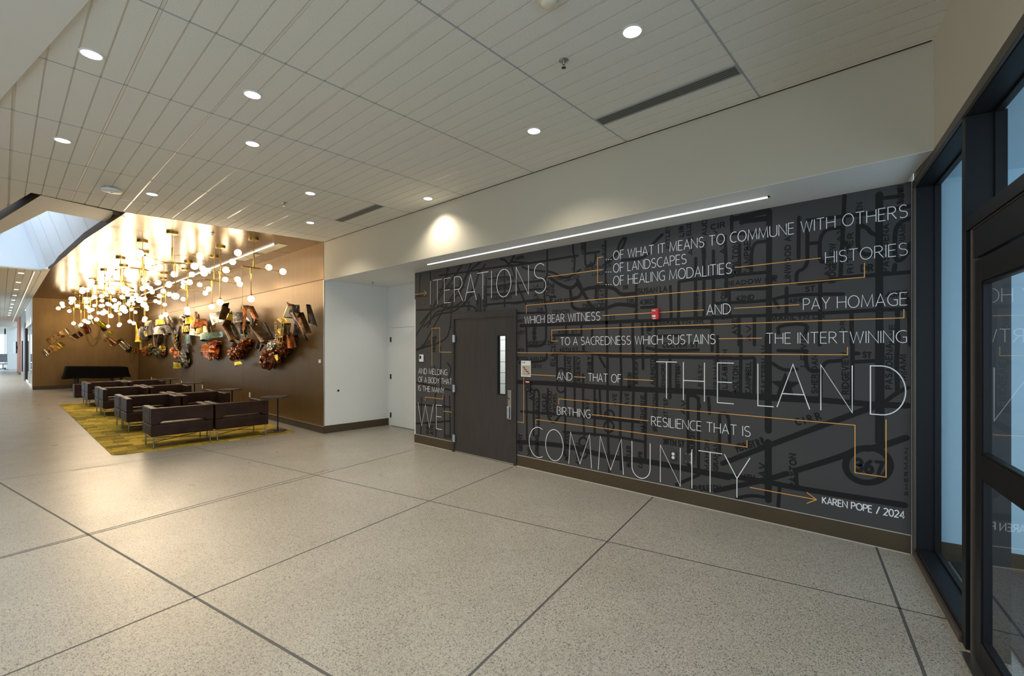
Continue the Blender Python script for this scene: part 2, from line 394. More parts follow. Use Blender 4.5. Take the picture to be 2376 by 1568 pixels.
# backing above the tiles, leaving the light well open
bk_ = MB(); bk_.quad((LX,-1.5,CZ+.0055), (4.3,-1.5,CZ+.0055), (4.3,front_edge(4.3),CZ+.0055), (1.24,9.15,CZ+.0055), (SK[0],8.93,CZ+.0055), (LX,8.94,CZ+.0055))
e2 = (SK[0]+BD[0]*9, SK[1]+BD[1]*9)
bk_.quad((LX,8.94,CZ+.0055), (SK[0],SK[1],CZ+.0055), (e2[0],e2[1],CZ+.0055), (LX,e2[1],CZ+.0055))
bk_.build('tile_backing', M['groove'], ceil)
MB().box(4.236, BX+.001, .02, 8.8, CZ-.003, CZ+.012).build('shadow_trim', M['reveal'], ceil)
MB().box(-.012, .012, 0, 1, 0, 1) if False else None
# smooth soffit at upper left
g0 = on_z(209, 0, 3.715); g1 = on_z(0, 233, 3.715)
gd = (Vector((g1.x-g0.x, g1.y-g0.y))).normalized()
ga = (g0.x-gd.x*4.6, g0.y-gd.y*4.6); gb = (g0.x+gd.x*4.6, g0.y+gd.y*4.6)
gy = MB(); gy.prism([ga, gb, (LX, gb[1]), (LX, ga[1])], 3.715, CZ-.002)
struct(gy.build('ceiling_soffit', M['gyp'], bevel=.003))
# bronze ceiling over the lounge
CE = [(1.292,9.155), (BX, front_edge(BX)), (BX, BACK), (.87, BACK), (.87, 17.07), (1.079, 12.0)]
cp = MB(); cp.prism(CE, CZ+.004, CZ+.02)
copper = struct(cp.build('ceiling_bronze', M['copper']))
cs = MB()
for k in range(1, 15):
    y = 9.2 + k*1.22; xl = 1.30 - .2*(y-9.2)/3 if y < 12 else (1.079 - .21*(y-12)/5 if y < 17 else .875)
    cs.box(max(.88, xl), BX, y-.0012, y+.0012, CZ+.003, CZ+.006)
cs.build('panel_seam', M['reveal'], copper)
tr = MB()
ed = [(1.25, 9.155), (BX, front_edge(BX))]
tr.box(1.2, BX, -.012, .012, CZ-.004, CZ+.01, lambda x, y, z: (x, front_edge(x)+y+.006, z+.0045))
tr.build('edge_trim', M['reveal'], copper)
fa = MB(); el = [(1.25,9.15), (1.279,9.25), (1.066,12.0), (.860,17.07), (.86,17.9)]
for a, b in zip(el, el[1:]): fa.quad((a[0],a[1],CZ+.002), (b[0],b[1],CZ+.002), (b[0],b[1],CZ+.13), (a[0],a[1],CZ+.13))
fa.build('side_fascia', M['reveal'], copper)

# light well: a floating white lip and a tapering shaft up to the open sky
LZ = 3.81
O1, O2 = on_z(95, 453, LZ), on_z(266, 491, LZ); I1, I2 = on_z(110, 489, LZ), on_z(250, 515, LZ)
I3, I4 = on_z(95, 632, LZ), on_z(-60, 618, LZ); OL, IL = on_z(-60, 548, LZ), on_z(-60, 572, LZ)
I3b = on_z(115, 622, LZ)
T1, T2, T3, T4 = Vector((-.1,11.3,5.5)), Vector((.75,11.4,5.5)), on_z(44, 497, 5.5), Vector((-1.2,16.4,5.5)); TL = Vector((-1.2,12.5,5.5))
lw = MB()
lw.quad(O1, O2, I2, I1); lw.quad(OL, O1, I1, IL)
well = struct(lw.build('ceiling_light_well', M['gyp']))
sh = MB(); nn_ = 6
for k in range(nn_):                                        # east side in panels
    a, b = k/nn_, (k+1)/nn_
    sh.quad(I2.lerp(I3, a), I2.lerp(I3, b), T2.lerp(T3, b), T2.lerp(T3, a))
sh.quad(I3, I4, T4, T3); sh.quad(I1, I2, T2, T1); sh.quad(IL, I1, T1, TL); sh.quad(I4, IL, TL, T4)
sh.build('shaft_lining', M['skylight'], well)
q_ = MB(); dn = Vector((-.006,0,-.002)); dw = Vector((0,.008,0))
for k in range(1, nn_):
    a = I2.lerp(I3, k/nn_) + dn; b = T2.lerp(T3, k/nn_) + dn; q_.quad(a-dw, a+dw, b+dw, b-dw)
q_.build('lining_seam', M['tbar'], well)
# dark recess between tile edge and lip
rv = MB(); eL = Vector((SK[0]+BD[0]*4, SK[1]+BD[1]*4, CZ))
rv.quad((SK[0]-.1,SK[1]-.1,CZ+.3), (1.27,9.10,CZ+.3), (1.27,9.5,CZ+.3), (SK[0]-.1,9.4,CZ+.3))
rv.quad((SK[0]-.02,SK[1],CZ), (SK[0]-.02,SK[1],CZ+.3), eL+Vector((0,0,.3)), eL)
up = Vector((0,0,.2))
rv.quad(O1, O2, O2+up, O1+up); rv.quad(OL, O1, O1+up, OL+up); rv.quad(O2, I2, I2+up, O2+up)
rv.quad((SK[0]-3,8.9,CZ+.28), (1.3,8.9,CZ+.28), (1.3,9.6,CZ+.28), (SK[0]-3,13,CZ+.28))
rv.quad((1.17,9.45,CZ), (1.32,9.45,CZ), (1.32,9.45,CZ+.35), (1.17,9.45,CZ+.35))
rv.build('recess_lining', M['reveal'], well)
# corridor ceiling beyond the well
cc = MB()
slat = [(-.02+.15*k) for k in range(-26, 7)]
for x in slat:
    x1 = min(x+.142, .868)
    if x1 > x: cc.box(x, x1, 17.75 if x < .72 else 17.2, 52, CZ, CZ+.02)
cc.box(LX, .88, 17.7, 52, CZ+.018, CZ+.05)
corr = struct(cc.build('ceiling_corridor', M['tile']))
MB().box(.605, .617, 18, 52, CZ-.006, CZ+.004).build('ceiling_slot', M['strip_warm'], corr)
struct(MB().box(LX, .87, 52, 52.2, 3.37, CZ+.02).box(LX, .87, 52.2, 58, 3.37, 3.45).build('ceiling_far', M['gyp']))

# hidden sides that close the hall; window openings added to let in daylight
wl_ = MB(); wl_.box(LX-.1, LX, -3, 58, 0, .45).box(LX-.1, LX, -3, 58, 3.25, CZ+.2)
for y in (-3, 1.8, 30, 36, 42, 48, 54): wl_.box(LX-.1, LX, y, y+.5, .45, 3.25)
wl_.box(LX-.1, LX, 6.5, 27, .45, 3.25)
struct(wl_.build('wall_left', M['paint']))
w_ = MB()
def eb(s0, s1, z0, z1):
    p = [wl(s0,0,z0), wl(s1,0,z0), wl(s1,.2,z0), wl(s0,.2,z0)]
    w_.add(p + [q + Vector((0,0,z1-z0)) for q in p], [(3,2,1,0),(4,5,6,7),(0,1,5,4),(1,2,6,5),(2,3,7,6),(3,0,4,7)])
eb(2.62, 9.6, 2.99, CZ+.2)
struct(w_.build('wall_entrance', M['paint']))
w_ = MB()
for k in range(6): eb(2.62+1.38*k, 2.69+1.38*k, 0, 2.99)
eb(2.62, 9.6, 0, .08); eb(2.62, 9.6, 2.93, 2.99)
w4 = struct(w_.build('window_4', M['frame']))
w_ = MB(); w_.quad(wl(2.62,.14,.08), wl(9.6,.14,.08), wl(9.6,.14,2.93), wl(2.62,.14,2.93)); w_.build('glass_pane', M['glass'], w4)
hd = MB()
P8 = [wl(.02,0,2.992), wl(2.62,0,2.992), wl(2.62,.2,2.992), wl(.02,.2,2.992)]
hd.add(P8 + [p + Vector((0,0,.95)) for p in P8], [(3,2,1,0),(4,5,6,7),(0,1,5,4),(1,2,6,5),(2,3,7,6),(3,0,4,7)])
struct(hd.build('wall_above_entrance', M['paint']))

# corridor right side beyond the lounge
X = .866
struct(MB().box(X, X+.12, 27.25, 34.6, 2.78, CZ).build('wall_corridor_head', M['white']))
struct(MB().box(X, X+.12, 36.6, 44.0, 0, CZ).build('wall_corridor_grey', M['grey_wall']))
struct(MB().box(X-.05, X+.12, 44.0, 51.0, .14, CZ).build('wall_corridor_terracotta', M['orange_wall']))
baseboard('baseboard_corridor', MB().box(X-.045, X+.1, 44.0, 51.0, 0, .14))
struct(MB().box(.30, X+.2, 56.9, 57.2, 0, 3.4).build('wall_far', M['white']))
gp = MB().box(X+.02, X+.03, 27.35, 34.5, .1, 2.72).build('glass_pane', M['glass'])
w2 = struct(MB().box(X-.01, X+.06, 27.25, 34.6, 0, .09).box(X-.01, X+.06, 27.25, 34.6, 2.72, 2.80).box(X-.01, X+.06, 27.25, 27.33, .09, 2.72).box(X-.01, X+.06, 30.6, 30.66, .09, 2.72).build('window_3', M['white'], bevel=.004)); gp.parent = w2
d4 = struct(MB().box(X-.03, X+.1, 34.6, 36.6, 0, 3.0).build('door_4', M['black'], bevel=.01))
d4['label'] = 'black framed corridor door'
MB().tube([(X-.09,36.3,.45),(X-.09,36.3,2.1)], .025).build('pull_handle', M['black'], d4)
struct(MB().box(X+.9, X+1.0, 27.2, 37, 0, CZ).build('wall_office', M['white']))
mon = thing('wall_monitor', 'thin black monitor seen almost edge on, mounted on the terracotta corridor wall', 'monitor', (.70, 49.5, 1.35), R(6))
MB().box(-.03, .03, -.55, .55, 0, .85).build('screen_panel', M['screen'], mon, bevel=.01)
MB().box(.03, .115, -.1, .1, .34, .52).build('bracket', M['black'], mon)
oc = thing('office_chair', 'grey mesh-backed office chair at the bright far end of the corridor', 'chair', (.12, 54, 0))
MB().box(-.23, .23, .18, .22, .62, 1.28).build('backrest', M['mesh_grey'], oc, bevel=.03)
MB().box(-.24, .24, -.24, .24, .46, .54).build('seat', M['mesh_grey'], oc, bevel=.03)
MB().tube([(0,0,.1),(0,0,.46)], .03).build('pillar_tube', M['black'], oc)
fb = MB()
for k in range(5): fb.tube([(0,0,.1),(.28*math.cos(k*1.2566),.28*math.sin(k*1.2566),.05)], .022, 6)
fb.build('foot_base', M['black'], oc)
# far windows, open to the daylight
wf = MB()
for x in (-4, -2.6, -1.2, .2): wf.box(x, x+.08, 57.6, 57.7, 0, 3.4)
wf.box(-4, .3, 57.6, 57.7, 0, .1); wf.box(-4, .3, 57.6, 57.7, 2.9, 3.4)
struct(wf.build('window_2', M['white']))

# ------------------------------------------------------------------ entrance glazing
def wbox(mb, s0, s1, o0, o1, z0, z1): return mb.box(s0, s1, o0, o1, z0, z1, wl)
fr = MB()
wbox(fr, -.01, .052, .012, .16, 0, 2.93); wbox(fr, .0, 2.62, .012, .16, 2.93, 2.99); wbox(fr, .052, 1.315, .012, .16, 0, .075)
wbox(fr, 1.315, 1.385, .004, .17, 0, 2.93)
wbox(fr, 1.385, 2.62, .004, .17, 2.295, 2.365)
wbox(fr, 2.55, 2.62, .004, .17, 0, 2.93)
win1 = struct(fr.build('window_1', M['frame'], bevel=.003))
te = MB()
wbox(te, -.012, .05, -.008, .012, 0, 2.93); wbox(te, -.012, 2.62, -.008, .012, 2.935, 2.992); wbox(te, .05, 1.315, -.008, .012, 0, .045)
te.build('frame_trim', M['frame_edge'], win1, bevel=.003)
st = MB()
for (s0, s1, z0, z1) in ((.052, 1.315, .075, 2.93), (1.385, 2.55, 2.365, 2.93)):
    wbox(st, s0, s0+.014, .118, .15, z0, z1); wbox(st, s1-.014, s1, .118, .15, z0, z1); wbox(st, s0, s1, .118, .15, z0, z0+.014); wbox(st, s0, s1, .118, .15, z1-.014, z1)
st.build('glazing_stop', M['frame'], win1)
def pane(name, s0, s1, z0, z1, off, parent):
    return MB().quad(wl(s0,off,z0), wl(s1,off,z0), wl(s1,off,z1), wl(s0,off,z1)).build(name, M['glass'], parent)
pane('sidelight_pane', .052, 1.315, .075, 2.93, .145, win1)
pane('transom_pane', 1.385, 2.55, 2.365, 2.93, .145, win1)
d = MB()
wbox(d, 1.475, 1.562, .022, .066, .012, 2.12); wbox(d, 2.40, 2.487, .022, .066, .012, 2.12)
wbox(d, 1.562, 2.40, .022, .066, .012, .14); wbox(d, 1.562, 2.40, .022, .066, .985, 1.105); wbox(d, 1.562, 2.40, .022, .066, 1.998, 2.12)
door3 = struct(d.build('door_3', M['frame'], bevel=.003))
h_ = MB(); wbox(h_, 1.47, 2.49, .018, .09, 2.132, 2.288); h_.build('closer_header', M['frame'], door3, bevel=.003)
j_ = MB(); wbox(j_, 1.385, 1.43, .03, .17, 0, 2.295); wbox(j_, 2.50, 2.55, .03, .17, 0, 2.295); j_.build('jamb', M['black'], door3)
j_ = MB(); wbox(j_, 1.432, 1.455, .012, .05, 0, 2.29); wbox(j_, 1.432, 2.49, .012, .03, 2.288, 2.296); j_.build('weather_strip', M['frame_edge'], door3, bevel=.004)
gs = MB()
for z0, z1 in ((.14,.985), (1.105,1.998)):
    wbox(gs, 1.562, 1.574, .03, .06, z0, z1); wbox(gs, 2.388, 2.40, .03, .06, z0, z1); wbox(gs, 1.562, 2.40, .03, .06, z0, z0+.012); wbox(gs, 1.562, 2.40, .03, .06, z1-.012, z1)
gs.build('glazing_stop', M['frame'], door3)
pane('upper_pane', 1.562, 2.40, 1.105, 1.998, .045, door3); pane('lower_pane', 1.562, 2.40, .14, .985, .045, door3)
th = MB(); wbox(th, 1.43, 2.50, -.03, .12, 0, .009); th.build('threshold', M['steel'], door3)
# vestibule behind the glass
ve = MB()
wbox(ve, -.06, 0, .165, 3.2, 0, 3.0); struct(ve.build('wall_vestibule', M['vest_daylight']))
ve = MB(); wbox(ve, .0, .012, .165, 3.2, 0, .145); baseboard('baseboard_vestibule', ve)
ve = MB(); wbox(ve, -.1, 3.2, .165, 2.2, 2.98, 3.1); struct(ve.build('ceiling_vestibule', M['vest_daylight']))
ve = MB(); wbox(ve, .03, 2.5, .22, 2.9, .002, .012); tag(ve.build('entrance_mat', M['mat']), 'dark blue ribbed entrance mat on the vestibule floor behind the glass', 'mat')

# ------------------------------------------------------------------ stairwell behind the mural door
sw = MB(); sw.box(6.3, 6.4, 3.4, 8.2, 0, SZ)
st_ = struct(sw.build('wall_stairwell', M['cmu']))
jm = MB()
for r in range(15): jm.box(6.296, 6.301, 3.4, 8.2, r*.203-.004, r*.203+.004)
jm.build('block_joint', M['grey_wall'], st_)
struct(MB().box(MX+.2, 6.3, 3.3, 3.4, 0, SZ).build('wall_stairwell_side', M['cmu']))
area('stairwell_lamp', (5.75, 5.2, 2.5), .5, .5, 30, (1, .98, .95), (.6, .8, -.8))

# ------------------------------------------------------------------ door in the mural wall
d1 = MB()
d1.box(MX-.03, MX+.12, DY0, DY0+.052, 0, DZ); d1.box(MX-.03, MX+.12, DY1-.052, DY1, 0, DZ); d1.box(MX-.03, MX+.12, DY0+.052, DY1-.052, 2.127, DZ)
door1 = struct(d1.build('door_1', M['door_frame'], bevel=.003))
a0, a1 = DY0+.055, DY1-.055; ly0, ly1, lz0, lz1 = 4.597, 4.77, .985, 1.855     # leaf and its narrow lite
lf = MB(); lf.box(MX-.012, MX+.033, a0, ly0, .02, 2.123); lf.box(MX-.012, MX+.033, ly1, a1, .02, 2.123)
lf.box(MX-.012, MX+.033, ly0, ly1, .02, lz0); lf.box(MX-.012, MX+.033, ly0, ly1, lz1, 2.123)
lf.build('leaf', M['door'], door1)
lt = MB()
for q in ((ly0, ly0+.012, lz0, lz1), (ly1-.012, ly1, lz0, lz1), (ly0, ly1, lz0, lz0+.012), (ly0, ly1, lz1-.012, lz1)): lt.box(MX-.016, MX+.037, *q)
lt.build('lite_frame', M['frame'], door1, bevel=.002)
MB().quad((MX+.012,ly0,lz0), (MX+.012,ly1,lz0), (MX+.012,ly1,lz1), (MX+.012,ly0,lz1)).build('lite_pane', M['glass'], door1)
MB().box(MX-.014, MX+.035, a0, a1, .004, .02).build('door_sweep', M['steel'], door1)
for z in (.22, 1.02, 1.82):
    MB().tube([(MX-.034, a1+.004, z-.06), (MX-.034, a1+.004, z+.06)], .011, 10).box(MX-.033, MX-.028, a1-.03, a1+.035, z-.057, z+.057).build('hinge', M['hinge'], door1)
hy = 4.528
MB().box(MX-.02, MX-.012, hy-.032, hy+.032, .64, 1.06).build('pull_plate', M['steel'], door1, bevel=.006)
MB().box(MX-.06, MX-.02, hy-.022, hy+.018, .655, .83).build('pull_grip', M['steel'], door1, bevel=.012, seg=3)
MB().tube([(MX-.032, hy, .945), (MX-.018, hy, .945)], .017, 16).build('key_cylinder', M['chrome'], door1)

# concealed white door in the alcove
d2 = struct(MB().box(5.672, 5.70, 7.50, 8.70, .012, 2.105).build('door_2', M['alcove_paint'], bevel=.003))
for z in (.23, 1.06, 1.856):
    MB().tube([(5.668, 8.705, z-.055), (5.668, 8.705, z+.055)], .012, 10).box(5.664, 5.674, 8.68, 8.73, z-.05, z+.05).build('hinge', M['black'], d2)
MB().box(5.69, 5.702, 8.702, 8.712, 0, 2.12).box(5.69, 5.702, 7.5, 8.71, 2.106, 2.116).build('door_gap', M['grey_wall'], d2)
o = MB().lathe([(.022,0),(.022,.006),(.012,.008)], (0,0,0), 16).build('door_stop', M['black'], None); o.rotation_euler = (R(90),0,0); o.location = (4.545, 8.84, .823)
tag(o, 'small round dark port low on the bluish white alcove wall', 'wall port')

# ------------------------------------------------------------------ single-stroke lettering
def arc(cx, cy, rx, ry, a0, a1, n=12):
    return [(cx+rx*math.cos(R(a0+(a1-a0)*i/n)), cy+ry*math.sin(R(a0+(a1-a0)*i/n))) for i in range(n+1)]
SS = arc(.27,.755,.24,.245,38,270,14)[:-1] + arc(.27,.255,.26,.255,90,-142,14)
G = {
 'A': (.64, [[(0,0),(.32,1),(.64,0)], [(.11,.32),(.53,.32)]]),
 'B': (.53, [[(0,.53),(.27,.53)]+arc(.27,.265,.26,.265,90,-90)+[(0,0),(0,1),(.25,1)]+arc(.25,.765,.22,.235,90,-90)+[(0,.53)]]),
 'C': (.58, [arc(.4,.5,.40,.5,62,298,18)]),
 'D': (.68, [[(0,0),(0,1),(.22,1)]+arc(.22,.5,.46,.5,90,-90,18)+[(0,0)]]),
 'E': (.46, [[(.46,1),(0,1),(0,0),(.46,0)], [(0,.52),(.41,.52)]]),
 'F': (.44, [[(.44,1),(0,1),(0,0)], [(0,.5),(.38,.5)]]),
 'G': (.64, [arc(.42,.5,.42,.5,58,300,18)+[(.64,.10),(.64,.46),(.40,.46)]]),
 'H': (.64, [[(0,0),(0,1)],[(.64,0),(.64,1)],[(0,.52),(.64,.52)]]),
 'I': (.0, [[(0,0),(0,1)]]),
 'J': (.34, [[(.34,1),(.34,.2)]+arc(.15,.2,.19,.2,0,-140)]),
 'K': (.55, [[(0,0),(0,1)],[(.52,1),(0,.48)],[(.14,.6),(.55,0)]]),
 'L': (.43, [[(0,1),(0,0),(.43,0)]]),
 'M': (.82, [[(0,0),(.07,1),(.41,.06),(.75,1),(.82,0)]]),
 'N': (.64, [[(0,0),(0,1),(.64,0),(.64,1)]]),
 'O': (.78, [arc(.39,.5,.39,.5,90,450,28)]),
 'P': (.50, [[(0,0),(0,1),(.24,1)]+arc(.24,.735,.26,.265,90,-90)+[(0,.47)]]),
 'Q': (.78, [arc(.39,.5,.39,.5,90,450,28),[(.5,.2),(.78,-.08)]]),
 'R': (.56, [[(0,0),(0,1),(.24,1)]+arc(.24,.745,.26,.255,90,-90)+[(0,.49)],[(.24,.49),(.56,0)]]),
 'S': (.53, [SS]),
 'T': (.60, [[(0,1),(.60,1)],[(.30,1),(.30,0)]]),
 'U': (.62, [[(0,1),(0,.3)]+arc(.31,.3,.31,.3,180,360,16)+[(.62,1)]]),
 'V': (.62, [[(0,1),(.31,0),(.62,1)]]),
 'W': (.92, [[(0,1),(.23,0),(.46,.95),(.69,0),(.92,1)]]),
 'X': (.58, [[(0,0),(.58,1)],[(0,1),(.58,0)]]),
 'Y': (.60, [[(0,1),(.30,.46),(.60,1)],[(.30,.46),(.30,0)]]),
 'Z': (.54, [[(0,1),(.54,1),(0,0),(.54,0)]]),
 '0': (.54, [arc(.27,.5,.27,.5,90,450,24)]), '1': (.2, [[(0,.8),(.2,1),(.2,0)]]),
 '2': (.48, [arc(.24,.74,.24,.26,160,-30)+[(0,0),(.48,0)]]),
 '3': (.46, [arc(.2,.76,.24,.24,140,-90)+arc(.2,.26,.26,.26,90,-140)]),
 '4': (.54, [[(.40,0),(.40,1),(0,.28),(.54,.28)]]),
 '6': (.5, [arc(.25,.29,.25,.29,90,450,18),[(.02,.36),(.08,.7),(.38,1)]]),
 '7': (.48, [[(0,1),(.48,1),(.16,0)]]), '8': (.48, [arc(.24,.76,.2,.24,-90,270,16),arc(.24,.26,.24,.26,90,450,16)]),
 '9': (.48, [arc(.24,.72,.24,.28,-90,270,18),[(.48,.7),(.42,.3),(.12,0)]]),
 '/': (.40, [[(0,-.05),(.40,1.05)]]), '.': (.05, [[(.0,.02),(.05,.02)]]), ' ': (.40, []),
}
def layout(t, gap=.17):
    x = 0; out = []
    for c in t:
        w, st = G[c]; out.append((c, x, w, st)); x += w + (0 if c == ' ' else gap)
    return out, x - gap
LAYER = 0
def stroke(mb, pts, w, to3, rounds=False):
    """flat ribbon along a polyline with mitred joins; to3 maps (u,v) to space"""
    global LAYER
    LAYER = (LAYER + 1) % 30; lay_x = LAYER*2.0e-5; to_ = to3
    to3 = lambda u, v: tuple(c - (lay_x if i == 0 else 0) for i, c in enumerate(to_(u, v)))
    P_ = [Vector(p) for p in pts]
    P_ = [p for i, p in enumerate(P_) if i == 0 or (p-P_[i-1]).length > 1e-6]
    if len(P_) < 2: return
    closed = (P_[0]-P_[-1]).length < 1e-6 and len(P_) > 3
    L_, R_ = [], []
    for i, p in enumerate(P_):
        a = (p - P_[i-1]).normalized() if i > 0 else ((P_[-1]-P_[-2]).normalized() if closed else None)
        b = (P_[i+1]-p).normalized() if i < len(P_)-1 else ((P_[1]-P_[0]).normalized() if closed else None)
        if a is None: a = b
        if b is None: b = a
        na, nb = Vector((-a.y, a.x)), Vector((-b.y, b.x)); m = na + nb
        if m.length < .35: m = na; k = 1
        else:
            m.normalize(); k = min(2.2, 1/max(.2, m.dot(na)))
        L_.append(p + m*w/2*k); R_.append(p - m*w/2*k)
    vs = [to3(q.x, q.y) for q in L_] + [to3(q.x, q.y) for q in R_]; n = len(P_)
    mb.add(vs, [(i, i+1, n+i+1, n+i) for i in range(n-1)])
    if rounds:
        for p in (P_[0], P_[-1]):
            lay_x += .7e-5
            mb.add([to3(p.x + w/2*math.cos(k*math.pi/4), p.y + w/2*math.sin(k*math.pi/4)) for k in range(8)], [tuple(range(8))])

mural = thing('wall_mural', 'large charcoal street map mural with white and ochre lettering across the long wall', 'mural', (0,0,0))
TX = MX - .0046
pan = MB()
def mpan(y0, y1, z0, z1): pan.box(MX-.0025, MX, y0, y1, z0, z1)
mpan(.145, DY0, .156, SZ); mpan(DY1, 6.81, .156, SZ); mpan(DY0, DY1, DZ, SZ)
pan.build('backing_panel', M['mural'], mural)
def mp(px, py):                     # a point on the mural from the photograph
    p = on_x(px, py, MX); return (p.y, p.z)
def clamp_y(y): return min(6.805, max(.15, y))
def flat(x):
    return lambda u, v: (x, clamp_y(u), v)
def phrase(words, xl, xr, yl, yr, top, w, name='lettering', letters=None, gap=.17, dots=None):
    """words between pixel columns xl..xr; yl, yr baseline pixel rows at both ends; top: cap-height row at xl"""
    ya, za = mp(xl, yl); yb, zb = mp(xr, yr); cap = mp(xl, top)[1] - za
    z = (za + zb)/2; to3 = flat(TX); split = words.split(' '); mbs = [MB() for _ in split]; wi = 0
    if letters:
        n_ = 0
        for c, pl, pr in letters:
            while n_ >= len(split[wi]): wi += 1; n_ = 0
            n_ += 1
            w0, sts = G[c]; u0 = mp(pl, yl)[0]; u1 = mp(pr, yl)[0]; k = (u0-u1)/w0 if w0 else 1
            for s_ in sts: stroke(mbs[wi], [(u0 - p[0]*k, z + p[1]*cap) for p in s_], w, to3)
    else:
        lay, W = layout(words, gap); k = (ya - yb)/W
        for c, x, cw, sts in lay:
            if c == ' ': wi += 1
            for s_ in sts: stroke(mbs[wi], [(ya - (x+p[0])*k, z + p[1]*cap) for p in s_], w, to3)
    if dots:
        for px in (1407, 1412.5, 1418):
            u, v = mp(px, dots); stroke(mbs[0], [(u+.005, v), (u-.005, v)], .010, to3)
    for t_, mb in zip(split, mbs):
        o = mb.build(name, M['text'], mural); o['label'] = 'white lettering reading ' + ('slash' if t_ == '/' else t_)
phrase('ITERATIONS', 999.5, 1267, 705.4, 679.6, 650.6, .0088, letters=[('I',999.5,999.5),('T',1004.8,1025.9),('E',1031.4,1045.9),('R',1054.6,1074.7),('A',1079,1105.9),('T',1108,1133.7),('I',1141,1141),('O',1152.8,1186),('N',1198,1226.8),('S',1239,1267)])
phrase('OF WHAT IT MEANS TO COMMUNE WITH OTHERS', 1423.7, 2105.4, 602, 505.4, 582, .0068, dots=602)
phrase('OF LANDSCAPES', 1423.7, 1592.5, 631.5, 612.6, 611.5, .0068, dots=631)
phrase('OF HEALING MODALITIES', 1423.7, 1697.4, 661, 636, 640, .0068, dots=660)
phrase('HISTORIES', 1915.5, 2105.4, 610, 592.7, 584, .0060)
phrase('WHICH BEAR WITNESS', 1218, 1392.6, 750.4, 743, 733.6, .0068)
phrase('AND', 1640.5, 1695, 730, 728, 707.3, .0068)
phrase('PAY HOMAGE', 1864.3, 2105, 719, 707.4, 693, .0060)
phrase('TO A SACREDNESS WHICH SUSTAINS', 1301, 1659.8, 800, 797.8, 782.6, .0068)
phrase('THE INTERTWINING', 1778.2, 2103.5, 797, 795, 773, .0060)
phrase('AND', 1293.3, 1327.8, 881, 882, 864, .0068)
phrase('THAT OF', 1365.5, 1441.3, 884, 887.6, 866, .0068)
zt, zb = mp(1523.4,841.7)[1], mp(1523.4,926)[1]
phrase('THE LAND', 1523.4, 2101.6, 926, 962.4, 841.7, .0088, letters=[('T',1523.4,1571),('H',1586,1635),('E',1665,1703),('L',1758.8,1796),('A',1803,1879),('N',1904.7,1977.6),('D',2019.8,2101.6)])
phrase('BIRTHING', 1293.3, 1369.8, 961.6, 969.3, 943.8, .0068)
phrase('RESILIENCE THAT IS', 1512, 1741, 987, 1012, 966.7, .0068)
phrase('COMMUNITY', 1228.3, 1709.7, 1059, 1150.7, 990, .0088, letters=[('C',1228.3,1258.9),('O',1266.5,1307.3),('M',1320,1373),('M',1388.5,1447),('U',1466.8,1508.9),('N',1532.6,1579),('I',1605.8,1605.8),('T',1621,1676),('Y',1681,1740.6)])
phrase('AND MELDING', 971.9, 1037.9, 867, 869.4, 855, .0068)
phrase('OF A BODY THAT', 971.2, 1049, 887, 890.8, 875, .0068)
phrase('IS THE MANY', 971.2, 1030.9, 906.7, 911, 895, .0068)
phrase('WE', 970.3, 1026, 987.4, 995.4, 934.8, .0088, letters=[('W',970.3,1006),('E',1012.7,1026)])
phrase('KAREN POPE / 2024', 1908.7, 2098.7, 1168.6, 1201, 1154, .0085)

def snap(pts, sx=None):
    """ochre lines run level or plumb: average rows of level runs"""
    q = [list(mp(*p)) for p in pts]
    for i in range(len(q)-1):
        a, b = q[i], q[i+1]
        if abs(a[0]-b[0]) < abs(a[1]-b[1]): m = (a[0]+b[0])/2; a[0] = b[0] = m
        else: m = (a[1]+b[1])/2; a[1] = b[1] = m
    return [tuple(p) for p in q]
def line(*runs, arrow=False):
    mb = MB()
    for r_ in runs:
        s_ = snap(r_); stroke(mb, s_, .0072, flat(TX+.0004))
        if arrow:
            e_ = s_[-1]; stroke(mb, [(e_[0]+.075, e_[1]+.05), e_, (e_[0]+.075, e_[1]-.05)], .0072, flat(TX+.0002))
    return mb.build('arrow_line' if arrow else 'connector_line', M['orange'], mural)
line([(962,683.5),(990,679.5)], arrow=True)
line([(1271.2,642),(1399,625.6)], [(1399,596.5),(1387,597.8),(1387,655.8),(1399,654.6)])
line([(1705.5,621),(1905,598.4)])
line([(2006,610),(2006,643),(1221.7,708.3),(1221.7,727)])
line([(1398.4,732),(1633.5,719)]); line([(1703.6,715),(1855,707)])
line([(2097.3,717.3),(2097.3,737.3),(1280.6,765.6),(1280.6,791),(1296,791)])
line([(1667.6,785.7),(1768.6,784.3)])
line([(1966.7,805),(1966.7,822.8),(1199,818)])
line([(1232,869.3),(1289.5,871.3)]); line([(1215.5,875),(1215.5,980),(1198,978)])
line([(1332.3,874),(1359,875)]); line([(1447,879),(1516.5,882.5)])
line([(2055.5,973),(2056.5,1106),(1984,1096.6),(1984,985.6),(1297,925.4),(1297,937.6)])
line([(1374.2,961.6),(1505,976)])
line([(1733.6,1021.4),(1733.6,1037),(1244,972.6),(1244,984)])
line([(1740.6,1130),(1894.7,1159)], arrow=True)
line([(1002.8,849),(1002.8,761),(1020.7,761),(1020.7,816.8),(1051,816.8)])
line([(1028.3,917),(1028.3,925),(987,921.4),(987,930)]); line([(1029.3,954),(1051,956)])

